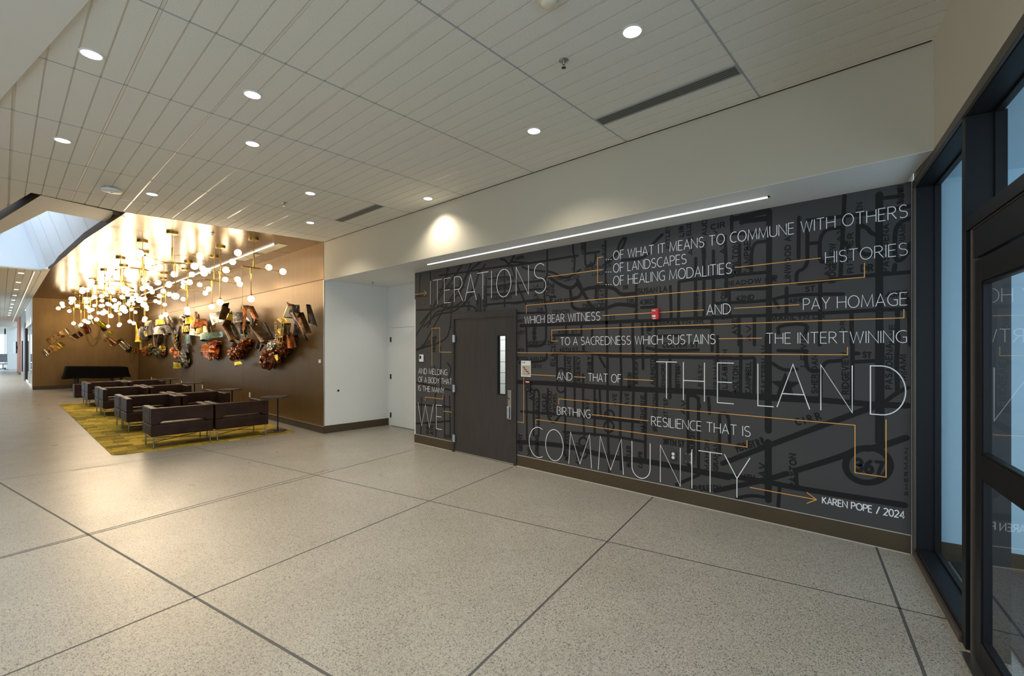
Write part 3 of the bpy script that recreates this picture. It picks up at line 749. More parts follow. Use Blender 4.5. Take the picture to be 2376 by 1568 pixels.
# the printed street map under the lettering
def chaikin(p, n=2):
    for _ in range(n):
        q = [p[0]]
        for a, b in zip(p, p[1:]):
            q += [(a[0]*.75+b[0]*.25, a[1]*.75+b[1]*.25), (a[0]*.25+b[0]*.75, a[1]*.25+b[1]*.75)]
        p = q + [p[-1]]
    return p
roads = MB(); RX = MX - .0029
door_box = (DY0, DY1, DZ)
def road_pts(px):
    pts = [mp(*p) for p in px]
    return chaikin(pts) if len(pts) > 2 else pts
def dr(u, v): return (RX, clamp_y(u), min(SZ-.002, max(.16, v)))
def roadline(pts, w):
    # keep clear of the door
    run = []
    for i, p in enumerate(pts):
        if i:
            a = pts[i-1]; m = max(1, int(math.dist(a, p)/.06))
        else: a = p; m = 1
        for k in range(1, m+1):
            q = (a[0]+(p[0]-a[0])*k/m, a[1]+(p[1]-a[1])*k/m)
            inside = (door_box[0]-.01 < q[0] < door_box[1]+.01 and q[1] < door_box[2]+.01) or not (.15 < q[0] < 6.8 and .16 < q[1] < SZ)
            if inside:
                if len(run) > 1: stroke(roads, run, w, dr, True)
                run = []
            else: run.append(q)
    if len(run) > 1: stroke(roads, run, w, dr, True)
def roads_from(ox, oy, s, w, *lines):
    for l_ in lines: roadline(road_pts([(ox + x/s, oy + y/s) for x, y in l_]), w)
roads_from(1180, 540, 7.127, .030,
 [(640,290),(645,690),(605,770),(590,1000),(610,1200),(635,1330),(620,1500)], [(0,555),(640,460),(1150,375)],
 [(1070,190),(1070,330),(1100,400),(1090,560),(1085,650)], [(1270,170),(1265,530),(1310,555),(1400,540),(1440,460),(1440,345)], [(1270,345),(1500,315)],
 [(1605,140),(1605,480),(1610,900),(1615,1260)], [(640,640),(760,660),(900,760),(1080,700),(1190,610)],
 [(0,850),(200,830),(560,790)], [(0,1010),(170,990),(380,940),(560,930)], [(0,1160),(160,1170),(280,1130),(400,1140),(480,1105),(570,1110)],
 [(60,570),(120,740),(160,900),(230,1050),(290,1180)], [(0,540),(100,380)], [(60,480),(330,500)], [(230,560),(330,610),(600,640)],
 [(0,1330),(600,1320)], [(1910,80),(1840,170),(1810,270)], [(1450,880),(1440,1080)], [(680,1060),(780,1060)], [(700,1060),(700,1130)], [(1580,530),(1700,470)])
roads_from(1180, 540, 7.127, .045,
 [(660,720),(760,800),(900,880),(1020,920),(1100,880),(1130,830),(1220,960),(1290,1080),(1390,1250)], [(1020,920),(1040,1080),(1060,1280),(1500,1265),(1620,1250),(1760,1190),(1850,1180),(2100,1210)],
 [(1220,960),(1180,1060),(1060,1090)], [(1220,960),(1300,920),(1450,900),(1620,890),(1780,930),(1850,1030),(2100,1000)], [(0,1545),(1615,1480),(2138,1455)], [(1140,780),(1230,960)])
roads_from(1200, 540, 4.752, .034,
 [(1315,560),(1315,950)], [(985,560),(985,990),(1000,1500)], [(1690,590),(1700,930)], [(1785,540),(1780,1000)], [(1785,540),(1960,510),(2376,480)],
 [(1970,280),(1965,930)], [(2060,180),(2060,930)], [(2165,200),(2165,930)], [(2300,170),(2310,700)], [(1530,690),(1530,980),(1535,1500)], [(1370,825),(1530,815)],
 [(540,1020),(540,1130)], [(710,1000),(710,1130)], [(400,1130),(700,1125)], [(830,1060),(825,1160)], [(1140,985),(1140,1250)], [(1275,985),(1280,1400)], [(1380,980),(1390,1500)],
 [(1540,1045),(2130,1040)], [(1540,1140),(1800,1130)], [(2150,940),(2150,1300)], [(1430,1270),(1560,1300),(1900,1295),(2000,1290)], [(100,1010),(110,1320)], [(190,1030),(190,1180)],
 [(320,1030),(320,1250),(110,1250)], [(400,1330),(710,1310),(1000,1360),(1600,1370),(2376,1380)], [(1440,1000),(1445,1070),(1480,1060),(1480,1000)], [(730,1240),(740,1320)], [(980,340),(1160,180),(1200,60)], [(1160,300),(1360,290),(1450,230)], [(1500,120),(1600,20)])
roads_from(1200, 540, 4.752, .037, [(0,1025),(980,990),(2060,940)], [(2060,940),(2376,925)])
roads_from(1660, 440, 4.356, .052, [(545,160),(540,1560)], [(1655,50),(1655,900),(1660,1568)], [(270,320),(530,290)], [(270,270),(270,330)], [(170,300),(540,215)])
roads_from(1660, 440, 4.356, .032,
 [(1305,60),(1290,400),(1265,880)], [(165,270),(165,420)], [(165,450),(540,430)], [(100,470),(110,900)], [(245,550),(245,850)], [(365,840),(365,540),(520,520)], [(0,880),(510,835)],
 [(20,1010),(510,1000)], [(140,1010),(145,1280)], [(0,1150),(530,1125),(720,1070),(1050,1055),(1290,1055)], [(150,1280),(520,1270),(1050,1250),(1650,1215),(1930,1205)],
 [(720,990),(720,1260)], [(1060,940),(1060,1250),(1055,1568)], [(845,280),(840,690)], [(930,400),(930,720)], [(820,930),(820,830),(900,800),(930,730)],
 [(1120,730),(1050,730),(1060,410),(1280,380)], [(945,545),(1050,535)], [(930,310),(1290,270),(1650,230),(1990,160)], [(1670,90),(2000,50)],
 [(1440,360),(1440,660),(1650,650)], [(1460,350),(1540,390),(1570,440),(1640,460)], [(1290,520),(1350,580)], [(1990,280),(1860,330),(1810,420),(1815,760),(1960,640),(1990,380)], [(1815,760),(1800,850)],
 [(1260,890),(1650,860),(1990,830)], [(840,950),(1060,930),(1290,895)], [(600,1130),(640,1190)], [(240,1290),(240,1568)], [(395,1290),(395,1568)], [(1375,1240),(1380,1568)], [(1840,1210),(1840,1568)],
 [(1940,1100),(1965,1300),(1970,1568)], [(640,1450),(630,1370),(940,1350),(910,1450)])
roads_from(1190, 780, 3.92, .062, [(35,415),(400,430),(860,470),(1590,500),(1960,520)], [(35,960),(300,975),(560,1010),(870,1100),(1200,1130),(1700,1230),(1960,1280)])
roads_from(1190, 780, 3.92, .034,
 [(35,680),(760,740),(1150,780)], [(860,150),(865,900),(880,1230)], [(980,100),(990,480),(975,700),(985,1210)], [(1100,100),(1100,480),(1090,740),(1085,930)], [(1210,480),(1205,1130)],
 [(1310,180),(1310,650)], [(400,150),(405,420)], [(475,180),(480,700),(470,1080)], [(560,190),(565,700)], [(640,350),(640,700),(650,900)], [(725,180),(725,330)], [(745,480),(745,900)], [(790,480),(800,740)],
 [(125,480),(130,970)], [(190,900),(190,500),(215,480),(240,500),(240,600),(235,900)], [(320,480),(310,720),(370,800),(430,720),(480,650)], [(460,870),(870,900),(1200,960)], [(860,180),(1310,190),(1600,190)],
 [(1440,1370),(1690,1260)], [(1900,1160),(1960,1120)], [(1780,1430),(1960,1370)], [(640,100),(650,150)], [(310,150),(310,230),(60,240)], [(1590,500),(1600,1200)], [(1430,180),(1430,560)], [(1590,540),(1680,540),(1700,640)], [(790,190),(840,280)],
 [(1690,560),(1690,1220)], [(1780,560),(1790,700)])
for cx_, cy_, r_ in ((880,720,42),(875,820,45),(440,330,36),(440,470,36),(640,1060,42),(640,960,36)):
    roads_from(1190, 780, 3.92, .026, [(cx_+r_*math.cos(k*.5236), cy_+r_*1.15*math.sin(k*.5236)) for k in range(13)])
roads_from(1660, 780, 3.016, .062, [(370,0),(370,660)], [(370,740),(370,1190)], [(0,400),(380,430),(730,445)], [(1150,0),(1150,740)])
roads_from(1660, 780, 3.016, .05, [(730,445),(960,465),(1150,480),(1390,485)], [(50,890),(380,760),(1140,480)], [(560,940),(920,830),(1000,780),(1100,790),(1390,690)], [(0,1080),(370,1000),(500,960)], [(0,960),(370,1020),(560,1060),(1380,1190)],
 [(1067+157*math.cos(k*.2618), 902+122*math.sin(k*.2618)) for k in range(25)])
roads_from(1660, 780, 3.016, .032, [(960,60),(955,460)], [(735,440),(735,180),(880,170)], [(960,120),(1000,120)], [(960,180),(1150,170)], [(1280,0),(1265,180),(1275,390)], [(1380,80),(1375,340)], [(1160,480),(1275,390),(1390,340)],
 [(565,940),(570,1050)], [(150,1130),(260,1110),(370,1130)], [(630,100),(640,240),(720,240)], [(180,0),(175,400)], [(275,160),(270,400)], [(15,0),(20,400)], [(270,150),(110,155)], [(440,100),(640,105)], [(450,1060),(440,1190)], [(400,190),(480,240),(570,230)], [(30,560),(30,830)], [(30,540),(95,540),(100,740)])
roads_from(950, 560, 7.84, .030,
 [(200,1500),(420,1230),(740,1100),(960,900),(1060,560),(1290,380)], [(260,1550),(500,1320),(690,1300),(900,1240),(1180,900),(1250,600),(1380,420)], [(330,1560),(470,1280),(640,1250),(860,1180),(1060,1000),(1220,760),(1270,520)],
 [(380,550),(400,1200),(380,1500)], [(540,880),(1000,830)], [(590,870),(700,500)], [(520,1170),(700,1210),(960,1180),(1180,1170),(1220,1280)], [(550,620),(1020,560),(1240,520),(1880,430)], [(1400,650),(1400,1270)], [(1440,680),(1730,640),(1880,660)],
 [(1400,830),(1700,800),(1900,760)], [(1400,970),(1850,950),(2000,900)], [(1410,1150),(1730,1120),(2000,1110),(2350,1050)], [(1730,500),(1735,1260)], [(1250,960),(1300,1020),(1300,1270)], [(1660,320),(1740,330),(1820,440),(1900,260)],
 [(130,1250),(380,1240)], [(200,600),(180,1000)], [(90,1000),(300,990)], [(430,1200),(600,860),(700,620)], [(1000,1160),(1100,1000),(1200,940)])
roads_from(940, 600, 3.1365, .030,
 [(85,660),(300,600),(330,500),(350,300)], [(80,560),(240,300),(330,170),(420,40)], [(130,640),(300,330),(430,160),(480,40)], [(225,990),(215,780)], [(220,990),(225,1290)], [(285,1000),(290,1300)], [(325,1000),(330,1300)], [(120,1010),(115,1280)],
 [(85,1060),(350,1080)], [(80,1200),(350,1180)], [(85,900),(350,960)], [(260,640),(260,980)], [(310,760),(340,800),(310,900)])
star = [((.13 if k % 2 == 0 else .055)*math.sin(k*math.pi/5), (.13 if k % 2 == 0 else .055)*math.cos(k*math.pi/5)) for k in range(10)]
sy, sz = mp(1822, 895)
roads.add([(RX, sy+.0, sz)] + [(RX, sy - a, sz + b) for a, b in star], [(0, k+1, (k+1) % 10 + 1) for k in range(10)])
roads.build('street_print', M['map'], mural)
names = MB(); NX = MX - .0036
def street(t, px, py, h, wpx, up=False, tilt=0):
    """hand-lettered street name; (px,py) left end of the baseline (or its foot when it reads upwards), sizes in pixels there"""
    u, v = mp(px, py); cap = abs(mp(px, py-h)[1] - v)
    if up: ln = abs(mp(px, py-wpx)[1] - v); cap = abs(mp(px-h, py)[0] - u)
    else: ln = abs(mp(px+wpx, py)[0] - u)
    lay, W = layout(t, .3); k = ln/max(W, .1)
    ca, sa = math.cos(R(tilt + (90 if up else 0))), math.sin(R(tilt + (90 if up else 0)))
    for c, x, cw, sts in lay:
        j = random.uniform(-.05, .05)
        for s_ in sts:
            q = [((x+p[0])*k, (p[1]+j)*cap) for p in s_]
            stroke(names, [(u - (a*ca - b*sa), v + a*sa + b*ca) for a, b in q], min(cap*.27, .036), lambda a, b: (NX, clamp_y(a), min(SZ-.004, max(.17, b))), True)
for t, px, py, h, w in [
 ('DEVON', 1283, 728, 8, 38), ('SUSAN LA', 1481, 681, 11, 66), ('43RD', 1486, 706, 10, 31), ('DR', 1456, 704, 9, 14), ('MARILYN DR', 1532, 753, 8, 100), ('DR', 1353, 715, 9, 14), ('VON', 1376, 715, 10, 28),
 ('DEVON LAKE RD', 1243, 706, 7, 80), ('HARRISON', 1140, 697, 8, 46), ('ASHBOURNE', 1143, 675, 8, 46), ('GLENCAIRN', 1147, 655, 8, 46), ('CALVIN', 1131, 641, 6, 34), ('40TH ST', 1299, 815, 8, 42),
 ('NORROSE DR', 1224, 800, 8, 60), ('41ST', 1202, 775, 7, 16), ('41ST ST', 1296, 773, 8, 44), ('ROSSLAWN DR', 1201, 836, 8, 65), ('39TH', 1236, 853, 7, 20), ('38TH ST', 1540, 1029, 12, 48), ('CULVER ST', 1538, 805, 10, 82),
 ('MEADOW DR', 1681, 663, 9, 120), ('42ND', 1709, 697, 10, 40), ('42ND', 1832, 702, 9, 34), ('ST', 1870, 676, 11, 20), ('MARILYN DR', 1790, 743, 9, 124), ('LA', 1236, 647, 6, 10), ('LA', 1239, 667, 6, 11), ('PL', 1240, 690, 7, 9),
 ('DR', 1247, 723, 7, 13), ('ST', 1415, 741, 8, 12), ('46TH', 1195, 603, 6, 20), ('60TH', 1200, 601, 6, 14), ('GLENMAR', 1357, 627, 6, 62), ('34TH', 1716, 1108, 10, 34), ('367', 1986, 1092, 27, 62), ('ST', 2003, 829, 12, 18),
 ('GENE', 1034, 1015, 7, 20), ('41ST', 1202, 748, 6, 14), ('40TH', 1202, 815, 6, 14), ('DR', 1999, 630, 14, 26), ('RD', 1792, 648, 9, 10), ('CIR', 1650, 532, 11, 32), ('43RD', 2056, 690, 12, 50), ('40TH', 1035, 668, 6, 18), ('LAKE', 1375, 640, 6, 26), ('DR', 1447, 671, 8, 10)]:
    street(t, px, py, h, w)
for t, px, py, h, w in [
 ('EUCLID', 1288, 848, 9, 72), ('COLO', 1244, 787, 8, 42), ('CAMPBELL', 1741, 637, 13, 100), ('BOLTON', 1713, 635, 13, 72), ('LINWOOD AVE', 1834, 655, 12, 130), ('PASADENA', 2062, 630, 14, 110), ('MIAMI', 2100, 566, 12, 44),
 ('RITTER', 1979, 632, 12, 92), ('RIDGEVIEW', 1938, 655, 13, 90), ('EMILY', 1373, 862, 9, 34), ('DEQUINCY', 1346, 890, 8, 62), ('WALLACE', 1324, 872, 8, 44), ('ARLINGTON', 1519, 892, 9, 68), ('HAWTHORNE', 1495, 1003, 8, 86),
 ('IRVINGTON', 1525, 1000, 9, 84), ('RITTER', 1549, 975, 8, 52), ('BUTLER', 1464, 1083, 9, 48), ('GRANT', 1212, 1046, 8, 38), ('COLORADO', 1250, 985, 7, 60), ('LINWOOD', 1280, 966, 8, 58), ('EUCLID', 1267, 958, 8, 44), ('DREXEL', 1291, 962, 7, 50),
 ('GRAHAM', 1666, 1092, 10, 66), ('MAHON', 1645, 1092, 9, 70), ('BOLTON', 1712, 912, 11, 62), ('CAMPBELL', 1742, 912, 11, 72), ('ELIZABETH', 1687, 912, 10, 100), ('SHERIDAN', 1896, 912, 12, 88), ('RIDGEVIEW', 1968, 914, 14, 96), ('PASADENA', 2070, 902, 14, 104),
 ('MIAMI', 2102, 882, 13, 58), ('EASTERN AV', 1780, 912, 12, 110), ('KENMORE', 1543, 905, 8, 60), ('WITTFIELD', 1576, 905, 8, 60), ('RITTER', 1578, 902, 9, 50), ('GRAHAM', 1664, 905, 8, 70), ('LESLEY', 1629, 905, 8, 58), ('AUDUBON', 1612, 1064, 10, 60),
 ('LEWIS', 1870, 850, 12, 76), ('AVE', 1367, 950, 8, 24), ('AVE', 1430, 940, 8, 26), ('AVE', 1459, 940, 8, 28), ('AV', 1590, 960, 9, 30), ('AVE', 1510, 792, 8, 30), ('AV', 1480, 730, 8, 28), ('HAWTHORNE', 1620, 745, 9, 64), ('AVE', 1607, 590, 9, 40), ('AVE', 1681, 588, 10, 42),
 ('WHITTIER', 1638, 600, 9, 40), ('KITLEY', 2050, 1020, 14, 92), ('PAYTON', 1847, 1130, 14, 76), ('AV', 1776, 1106, 14, 30), ('EDMONDSON', 1500, 1002, 7, 40), ('BRENTWOOD', 1320, 1068, 8, 60), ('LAYMAN', 1345, 1085, 8, 56), ('CATHERWOOD', 1250, 1062, 7, 52), ('OAKLAND', 1232, 1060, 7, 44),
 ('AVE', 1237, 928, 8, 28), ('LN', 1333, 622, 6, 30), ('AMBER', 1355, 590, 6, 28), ('AVE', 1403, 592, 6, 26), ('LANE', 1286, 688, 7, 30), ('TULIP', 1275, 688, 7, 36), ('JAMES', 1390, 700, 8, 40), ('HEATH', 1401, 704, 7, 42), ('KITLEY', 1554, 575, 8, 54), ('LIB', 1586, 548, 9, 24),
 ('ELIZ', 1603, 545, 9, 28), ('AUD', 1640, 545, 10, 36), ('ORCHARD', 1079, 800, 5, 36), ('AVE', 1072, 690, 6, 40), ('RALSTON', 1050, 760, 5, 56), ('RURAL', 1090, 720, 5, 22), ('TACOMA', 1112, 728, 6, 40), ('SHERMAN', 1127, 726, 6, 62), ('HILLSIDE', 1010, 815, 6, 34), ('AVE', 1020, 880, 6, 26), ('AVE', 1005, 1008, 6, 22), ('RURAL', 995, 1006, 5, 30),
 ('AVE', 1925, 640, 11, 44), ('AV', 1955, 560, 12, 34), ('HIBBEN', 2000, 530, 12, 60), ('BALDWIN', 2096, 470, 13, 40), ('AVE', 2076, 800, 12, 46), ('DR', 1960, 770, 10, 26), ('AV', 1742, 790, 10, 34), ('AVE', 1710, 775, 10, 34), ('CRESTON', 1683, 740, 9, 66), ('AV', 1665, 560, 9, 26), ('EMERSON', 1465, 905, 8, 40), ('BANCROFT', 1480, 890, 8, 60), ('CAMPB', 1490, 1085, 8, 36), ('WALLACE', 1385, 962, 7, 36), ('SHERMAN', 2106, 1150, 7, 110)]:
    street(t, px, py, h, w, up=True)
for t, px, py, h, w, ti in [('PENNSY R R', 1712, 1047, 14, 70, 24), ('C I R R', 1850, 986, 14, 60, 22), ('PENDLETON', 1605, 1138, 11, 70, 12), ('ALLERDICE AVE', 968, 815, 6, 50, 22), ('NIBLICK', 1310, 655, 6, 36, 10), ('TURN', 1285, 645, 6, 20, -20), ('42ND', 1365, 622, 6, 14, 40), ('WAY', 1060, 640, 6, 20, 55), ('DRIVE', 1030, 660, 6, 26, 60)]:
    street(t, px, py, h, w, tilt=ti)
names.build('street_names', M['map'], mural)

# ------------------------------------------------------------------ devices on the mural wall
def mbox(mb, px0, py0, px1, py1, d0, d1):
    a = mp(px0, py0); b = mp(px1, py1); return mb.box(MX-d1, MX-d0, min(a[0],b[0]), max(a[0],b[0]), min(a[1],b[1]), max(a[1],b[1]))
def pos(px, py): y, z = mp(px, py); return y, z
t = thing('thermostat', 'small white thermostat on the narrow mural strip left of the dark door', 'thermostat')
mbox(MB(), 975.2, 822.5, 984.3, 839.2, .004, .028).build('case', M['plastic'], t, bevel=.008, seg=3)
mbox(MB(), 976.5, 825, 980.5, 832.5, .0275, .030).build('display', M['screen'], t)
t = thing('stair_sign', 'white and tan stair sign beside the dark door', 'sign')
mbox(MB(), 1210.2, 836.5, 1232.3, 874.4, .004, .012).build('plate', M['plastic'], t, bevel=.002)
mbox(MB(), 1213, 847.2, 1231.3, 871.8, .012, .0135).build('tan_panel', M['sign_face'], t)
mb = MB()
ys0, zs0 = pos(1214.5, 851.5); ys1, zs1 = pos(1230.5, 867.5); stp = []
for k in range(4):
    a = ys0 + (ys1-ys0)*k/4; b_ = ys0 + (ys1-ys0)*(k+1)/4; z = zs0 + (zs1-zs0)*k/3.3
    stp += [(a, z), (b_, z)]
stroke(mb, stp, .009, flat(MX-.0145)); mb.build('stair_symbol', M['black'], t)
mb = MB(); lay, W = layout('STAIR', .2); u0, v0 = pos(1212.5, 842); u1 = pos(1219.8, 842)[0]; k = (u0-u1)/W; cap = pos(1212.5, 839.5)[1]-v0
for c, x, cw, sts in lay:
    for s_ in sts: stroke(mb, [(u0-(x+p[0])*k, v0+p[1]*cap) for p in s_], cap*.2, flat(MX-.0125))
mb.build('lettering', M['black'], t)
t = thing('card_reader', 'slim black card reader with a red light bar under the stair sign', 'card reader')
mbox(MB(), 1221.5, 884.5, 1232.5, 906.5, .004, .03).build('case', M['black'], t, bevel=.006, seg=3)
mbox(MB(), 1223, 884.6, 1231.2, 886.6, .029, .0315).build('light_bar', M['led_red'], t)
mbox(MB(), 1226, 902.5, 1227.6, 904.2, .0295, .0308).build('badge', M['steel'], t)
t = thing('fire_alarm', 'red fire alarm horn strobe on the mural between WITNESS and AND', 'fire alarm')
mbox(MB(), 1515.5, 716.8, 1531.8, 741.5, .004, .05).build('housing', M['red'], t, bevel=.01, seg=3)
mbox(MB(), 1518.8, 731.8, 1526.6, 736, .049, .062).build('strobe_lens', M['lens'], t, bevel=.003)
mbox(MB(), 1520, 738, 1526, 740, .049, .053).build('label_plate', M['plastic'], t)
mb = MB(); lay, W = layout('FIRE', .25); u0, v0 = pos(1518, 722.8); u1 = pos(1525.5, 722.8)[0]; k = (u0-u1)/W; cap = pos(1518, 720.2)[1]-v0
for c, x, cw, sts in lay:
    for s_ in sts: stroke(mb, [(u0-(x+p[0])*k, v0+p[1]*cap) for p in s_], cap*.24, flat(MX-.0512))
mb.build('lettering', M['text'], t)
t = thing('power_outlet', 'charcoal outlet plate with white duplex sockets under the N of COMMUNITY', 'outlet')
mbox(MB(), 1556, 1044.5, 1571, 1070, .004, .010).build('cover_plate', M['door_frame'], t, bevel=.003)
for py in (1052.6, 1060.8):
    y, z = pos(1563, py); q = MB().lathe([(.017,0),(.017,.004),(.015,.005)], (0,0,0), 18).build('socket', M['plastic'], t)
    q.rotation_euler = (0, R(-90), 0); q.location = (MX-.010, y, z)
    s_ = MB().box(-.0015,.0015,-.006,-.003,.005,.0062).box(-.0015,.0015,.003,.006,.005,.0062).build('slots', M['black'], q)
t = thing('blank_cover_plate', 'charcoal blank cover plate with four screws behind the letter I of COMMUNITY', 'cover plate')
mbox(MB(), 1587, 1048.5, 1611, 1077, .004, .012).build('cover_plate', M['door_frame'], t, bevel=.003)
for px, py in ((1592,1052.3),(1602,1053.6),(1592,1069.8),(1602,1071.5)):
    y, z = pos(px, py); MB().tube([(MX-.013, y, z), (MX-.0155, y, z)], .0045, 10).build('screw', M['steel'], t)
mb = MB(); y0_, _ = pos(1605.8, 1060); stroke(mb, [(y0_, mp(1605.8,1049)[1]), (y0_, mp(1605.8,1077)[1])], .0135, flat(MX-.0128)); mb.build('letter_stroke', M['text'], t)
# white plate on the bronze wall, wall outlets low behind the armchairs
p = on_x(742.5, 838, BX)
t = tag(MB().box(BX-.009, BX, p.y-.045, p.y+.045, p.z-.035, p.z+.035).build('switch_plate', M['plastic'], bevel=.003), 'small white square plate on the bronze wall near the alcove corner', 'switch plate')
for (px, py, lab) in ((580,916,'white outlet plate on the bronze wall behind the front armchairs'), (470,897,'white outlet plate on the bronze wall beside the second side table'), (421.5,887,'white outlet plate on the bronze wall beside the third side table'), (351.5,878,'white outlet plate on the bronze wall nearest the covered piano')):
    p = on_x(px, py, BX)
    tag(MB().box(BX-.009, BX, p.y-.045, p.y+.045, p.z-.06, p.z+.06).build('outlet_plate', M['plastic'], bevel=.003), lab, 'outlet plate', 'outlet plates along the bronze wall')

# ------------------------------------------------------------------ ceiling fittings
DL = [((212,125),'beside the smooth plaster soffit, the big one at upper left'), ((586,219),'over the middle of the hall, upper of two in line'), ((586,333),'over the middle of the hall, lower of two in line'),
      ((145,325),'between the plaster soffit and the light well'), ((353,450),'just before the bronze ceiling, right of the access point'), ((720,448),'left of the short linear diffuser'),
      ((720,516),'closest to the bronze ceiling, below the short diffuser'), ((993,460),'beside the beam, casting a pool of light on it'), ((1239,303),'near the beam between the two linear diffusers'), ((1467,72),'above the long linear diffuser')]
def downlight(x, y, z, lab, r=.058, group='round ceiling downlights'):
    t = thing('downlight', lab, 'downlight', (x, y, z), 0, group)
    MB().lathe([(r+.012,.012),(r+.012,-.004),(r,-.006),(r,.004),(r-.001,.012)], (0,0,0), 28).build('trim_ring', M['white'], t, smooth=False)
    MB().lathe([(r,-.001),(r*.98,-.004),(r*.5,-.0055)], (0,0,0), 28).build('lens', M['downlight'], t)
    return t
for (px, lab) in DL:
    p = on_z(*px, CZ); downlight(p.x, p.y, CZ-.001, 'round ceiling downlight ' + lab)
    spot('downlight_beam', (p.x, p.y, CZ-.03), SPOT_W)
for (x, y) in ((-1.6,3.2),(-1.9,5.4),(.9,1.6),(-.6,1.2),(-2.6,8),(-2.8,1.2)):                                     # fill lamps added out of view, in the style of the grid
    spot('downlight_beam', (x, y, CZ-.05), SPOT_W)
for k in range(10):
    y = 18.6 + 2.62*k; x = .375 - .004*k
    t = tag(MB().box(x-.05, x+.05, y-.07, y+.07, CZ-.004, CZ+.004).build('corridor_downlight', M['downlight']), 'flat corridor downlight, %s from the light well' % ('first','second','third','fourth','fifth','sixth','seventh','eighth','ninth','last')[k], 'downlight', 'corridor downlights')
    if k in (0, 2, 4, 5, 6, 7, 8, 9): spot('corridor_beam', (x-.6, y, CZ-.05), 90 if k < 4 else 220, (1,.82,.62) if k < 4 else (1,.93,.84))
def diffuser(a, b, lab):
    t = thing('linear_diffuser', lab, 'air diffuser', (0,0,0))
    y0, y1 = a, b; x0_, x1_ = 3.642, 3.772
    MB().box(x0_, x1_, y0, y1, CZ-.003, CZ+.004).build('slot_face', M['diffuser'], t)
    q = MB()
    q.box(x0_-.012, x0_, y0, y1, CZ-.006, CZ+.004).box(x1_, x1_+.012, y0, y1, CZ-.006, CZ+.004).box(x0_, x1_, y0-.01, y0, CZ-.006, CZ+.004).box(x0_, x1_, y1, y1+.01, CZ-.006, CZ+.004)
    q.build('rim', M['tbar'], t)
    q = MB()
    for k in range(1, 5): q.box(x0_+.026*k-.002, x0_+.026*k+.002, y0, y1, CZ-.005, CZ-.002)
    q.build('blades', M['door_frame'], t)
diffuser(1.095, 2.285, 'long grey linear air diffuser in the tile ceiling above the right end of the mural')
diffuser(5.97, 7.19, 'grey linear air diffuser in the tile ceiling toward the lounge')
def sprinkler(p, lab):
    t = thing('sprinkler_head', lab, 'sprinkler', p, 0, 'ceiling sprinkler heads')
    MB().lathe([(.034,0),(.034,-.004),(.018,-.008)], (0,0,0), 20).build('escutcheon', M['steel'], t)
    q = MB(); q.lathe([(.010,-.006),(.010,-.022),(.006,-.03)], (0,0,0), 12)
    q.tube([(-.010,0,-.02),(-.013,0,-.038),(0,0,-.052)], .0025, 6).tube([(.010,0,-.02),(.013,0,-.038),(0,0,-.052)], .0025, 6)
    q.lathe([(.017,-.052),(.017,-.0545)], (0,0,0), 16); q.build('nozzle', M['chrome'], t)
p = on_z(1308,140,CZ); sprinkler(p, 'small chrome sprinkler head in the tile ceiling below the nearest downlight')
p = on_z(660,470,CZ); sprinkler(p, 'small chrome sprinkler head left of the grey diffuser toward the lounge')
p = on_z(493,541,CZ); sprinkler(p, 'small sprinkler head in the bronze ceiling near its front edge')
p = on_z(865,653,SZ); sprinkler(p, 'tiny sprinkler head in the alcove soffit')
p = on_z(1272,4,CZ)
t = thing('smoke_detector', 'cream domed smoke detector at the top edge of the tile ceiling', 'smoke detector', (p.x-.02, p.y-.02, CZ))
MB().lathe([(.062,0),(.062,-.012),(.05,-.016)], (0,0,0), 28).build('mounting_base', M['cream'], t)
MB().lathe([(.048,-.016),(.046,-.036),(.034,-.046),(.012,-.048)], (0,0,0), 28).build('sensor_dome', M['cream'], t, smooth=True)
p = on_z(259,436,CZ)
t = thing('wireless_access_point', 'flat round white access point on the tile ceiling near the light well', 'access point', (p.x, p.y, CZ))
MB().box(-.06, .06, -.06, .06, -.02, 0).build('mount', M['white'], t, bevel=.004)
MB().lathe([(.10,-.02),(.112,-.03),(.105,-.048),(.05,-.056)], (0,0,0), 32).build('disc', M['white'], t, smooth=True)
MB().lathe([(.009,-.056),(.006,-.060)], (0,0,0), 12).build('indicator', M['black'], t)
t = thing('alcove_light', 'small square recessed light in the alcove soffit', 'ceiling light', (5.03, 7.85, SZ))
q = MB()
for a in ((-.075,.075,-.075,-.06),(-.075,.075,.06,.075),(-.075,-.06,-.06,.06),(.06,.075,-.06,.06)): q.box(*a, -.006, .004)
q.build('trim_ring', M['white'], t); MB().box(-.06,.06,-.06,.06,-.003,.003).build('lens', M['downlight'], t)
spot('alcove_beam', (5.03, 7.85, SZ-.03), 14, (1,.95,.86))
t = thing('linear_wall_grazer', 'long thin recessed linear light in the soffit above the mural', 'linear light', (0,0,0))
MB().box(4.552, 4.568, 1.10, 5.96, SZ-.014, SZ-.003).build('lens', M['strip'], t)
MB().box(4.535, 4.545, 1.08, 5.98, SZ-.004, SZ+.004).box(4.575, 4.585, 1.08, 5.98, SZ-.004, SZ+.004).box(4.545, 4.575, 1.08, 1.10, SZ-.004, SZ+.004).build('rim', M['white'], t)
area('grazer_light', (4.56, 3.5, SZ-.02), .03, 4.8, 7, (.95,.98,1), (.25, 0, -1)).rotation_euler = (0, R(12), 0)

# ------------------------------------------------------------------ lounge: carpet, chairs, tables
def rrect(x0, x1, y0, y1, r, n=6):
    out = []
    for cx_, cy_, a in ((x1-r, y1-r, 0), (x0+r, y1-r, 90), (x0+r, y0+r, 180), (x1-r, y0+r, 270)):
        out += [(cx_+r*math.cos(R(a+90*i/n)), cy_+r*math.sin(R(a+90*i/n))) for i in range(n+1)]
    return out
tag(MB().prism(rrect(1.165, 3.955, 9.40, 19.45, .16), .001, .009).build('carpet', M['carpet']), 'yellow and olive patchwork carpet under the rows of leather armchairs', 'carpet')

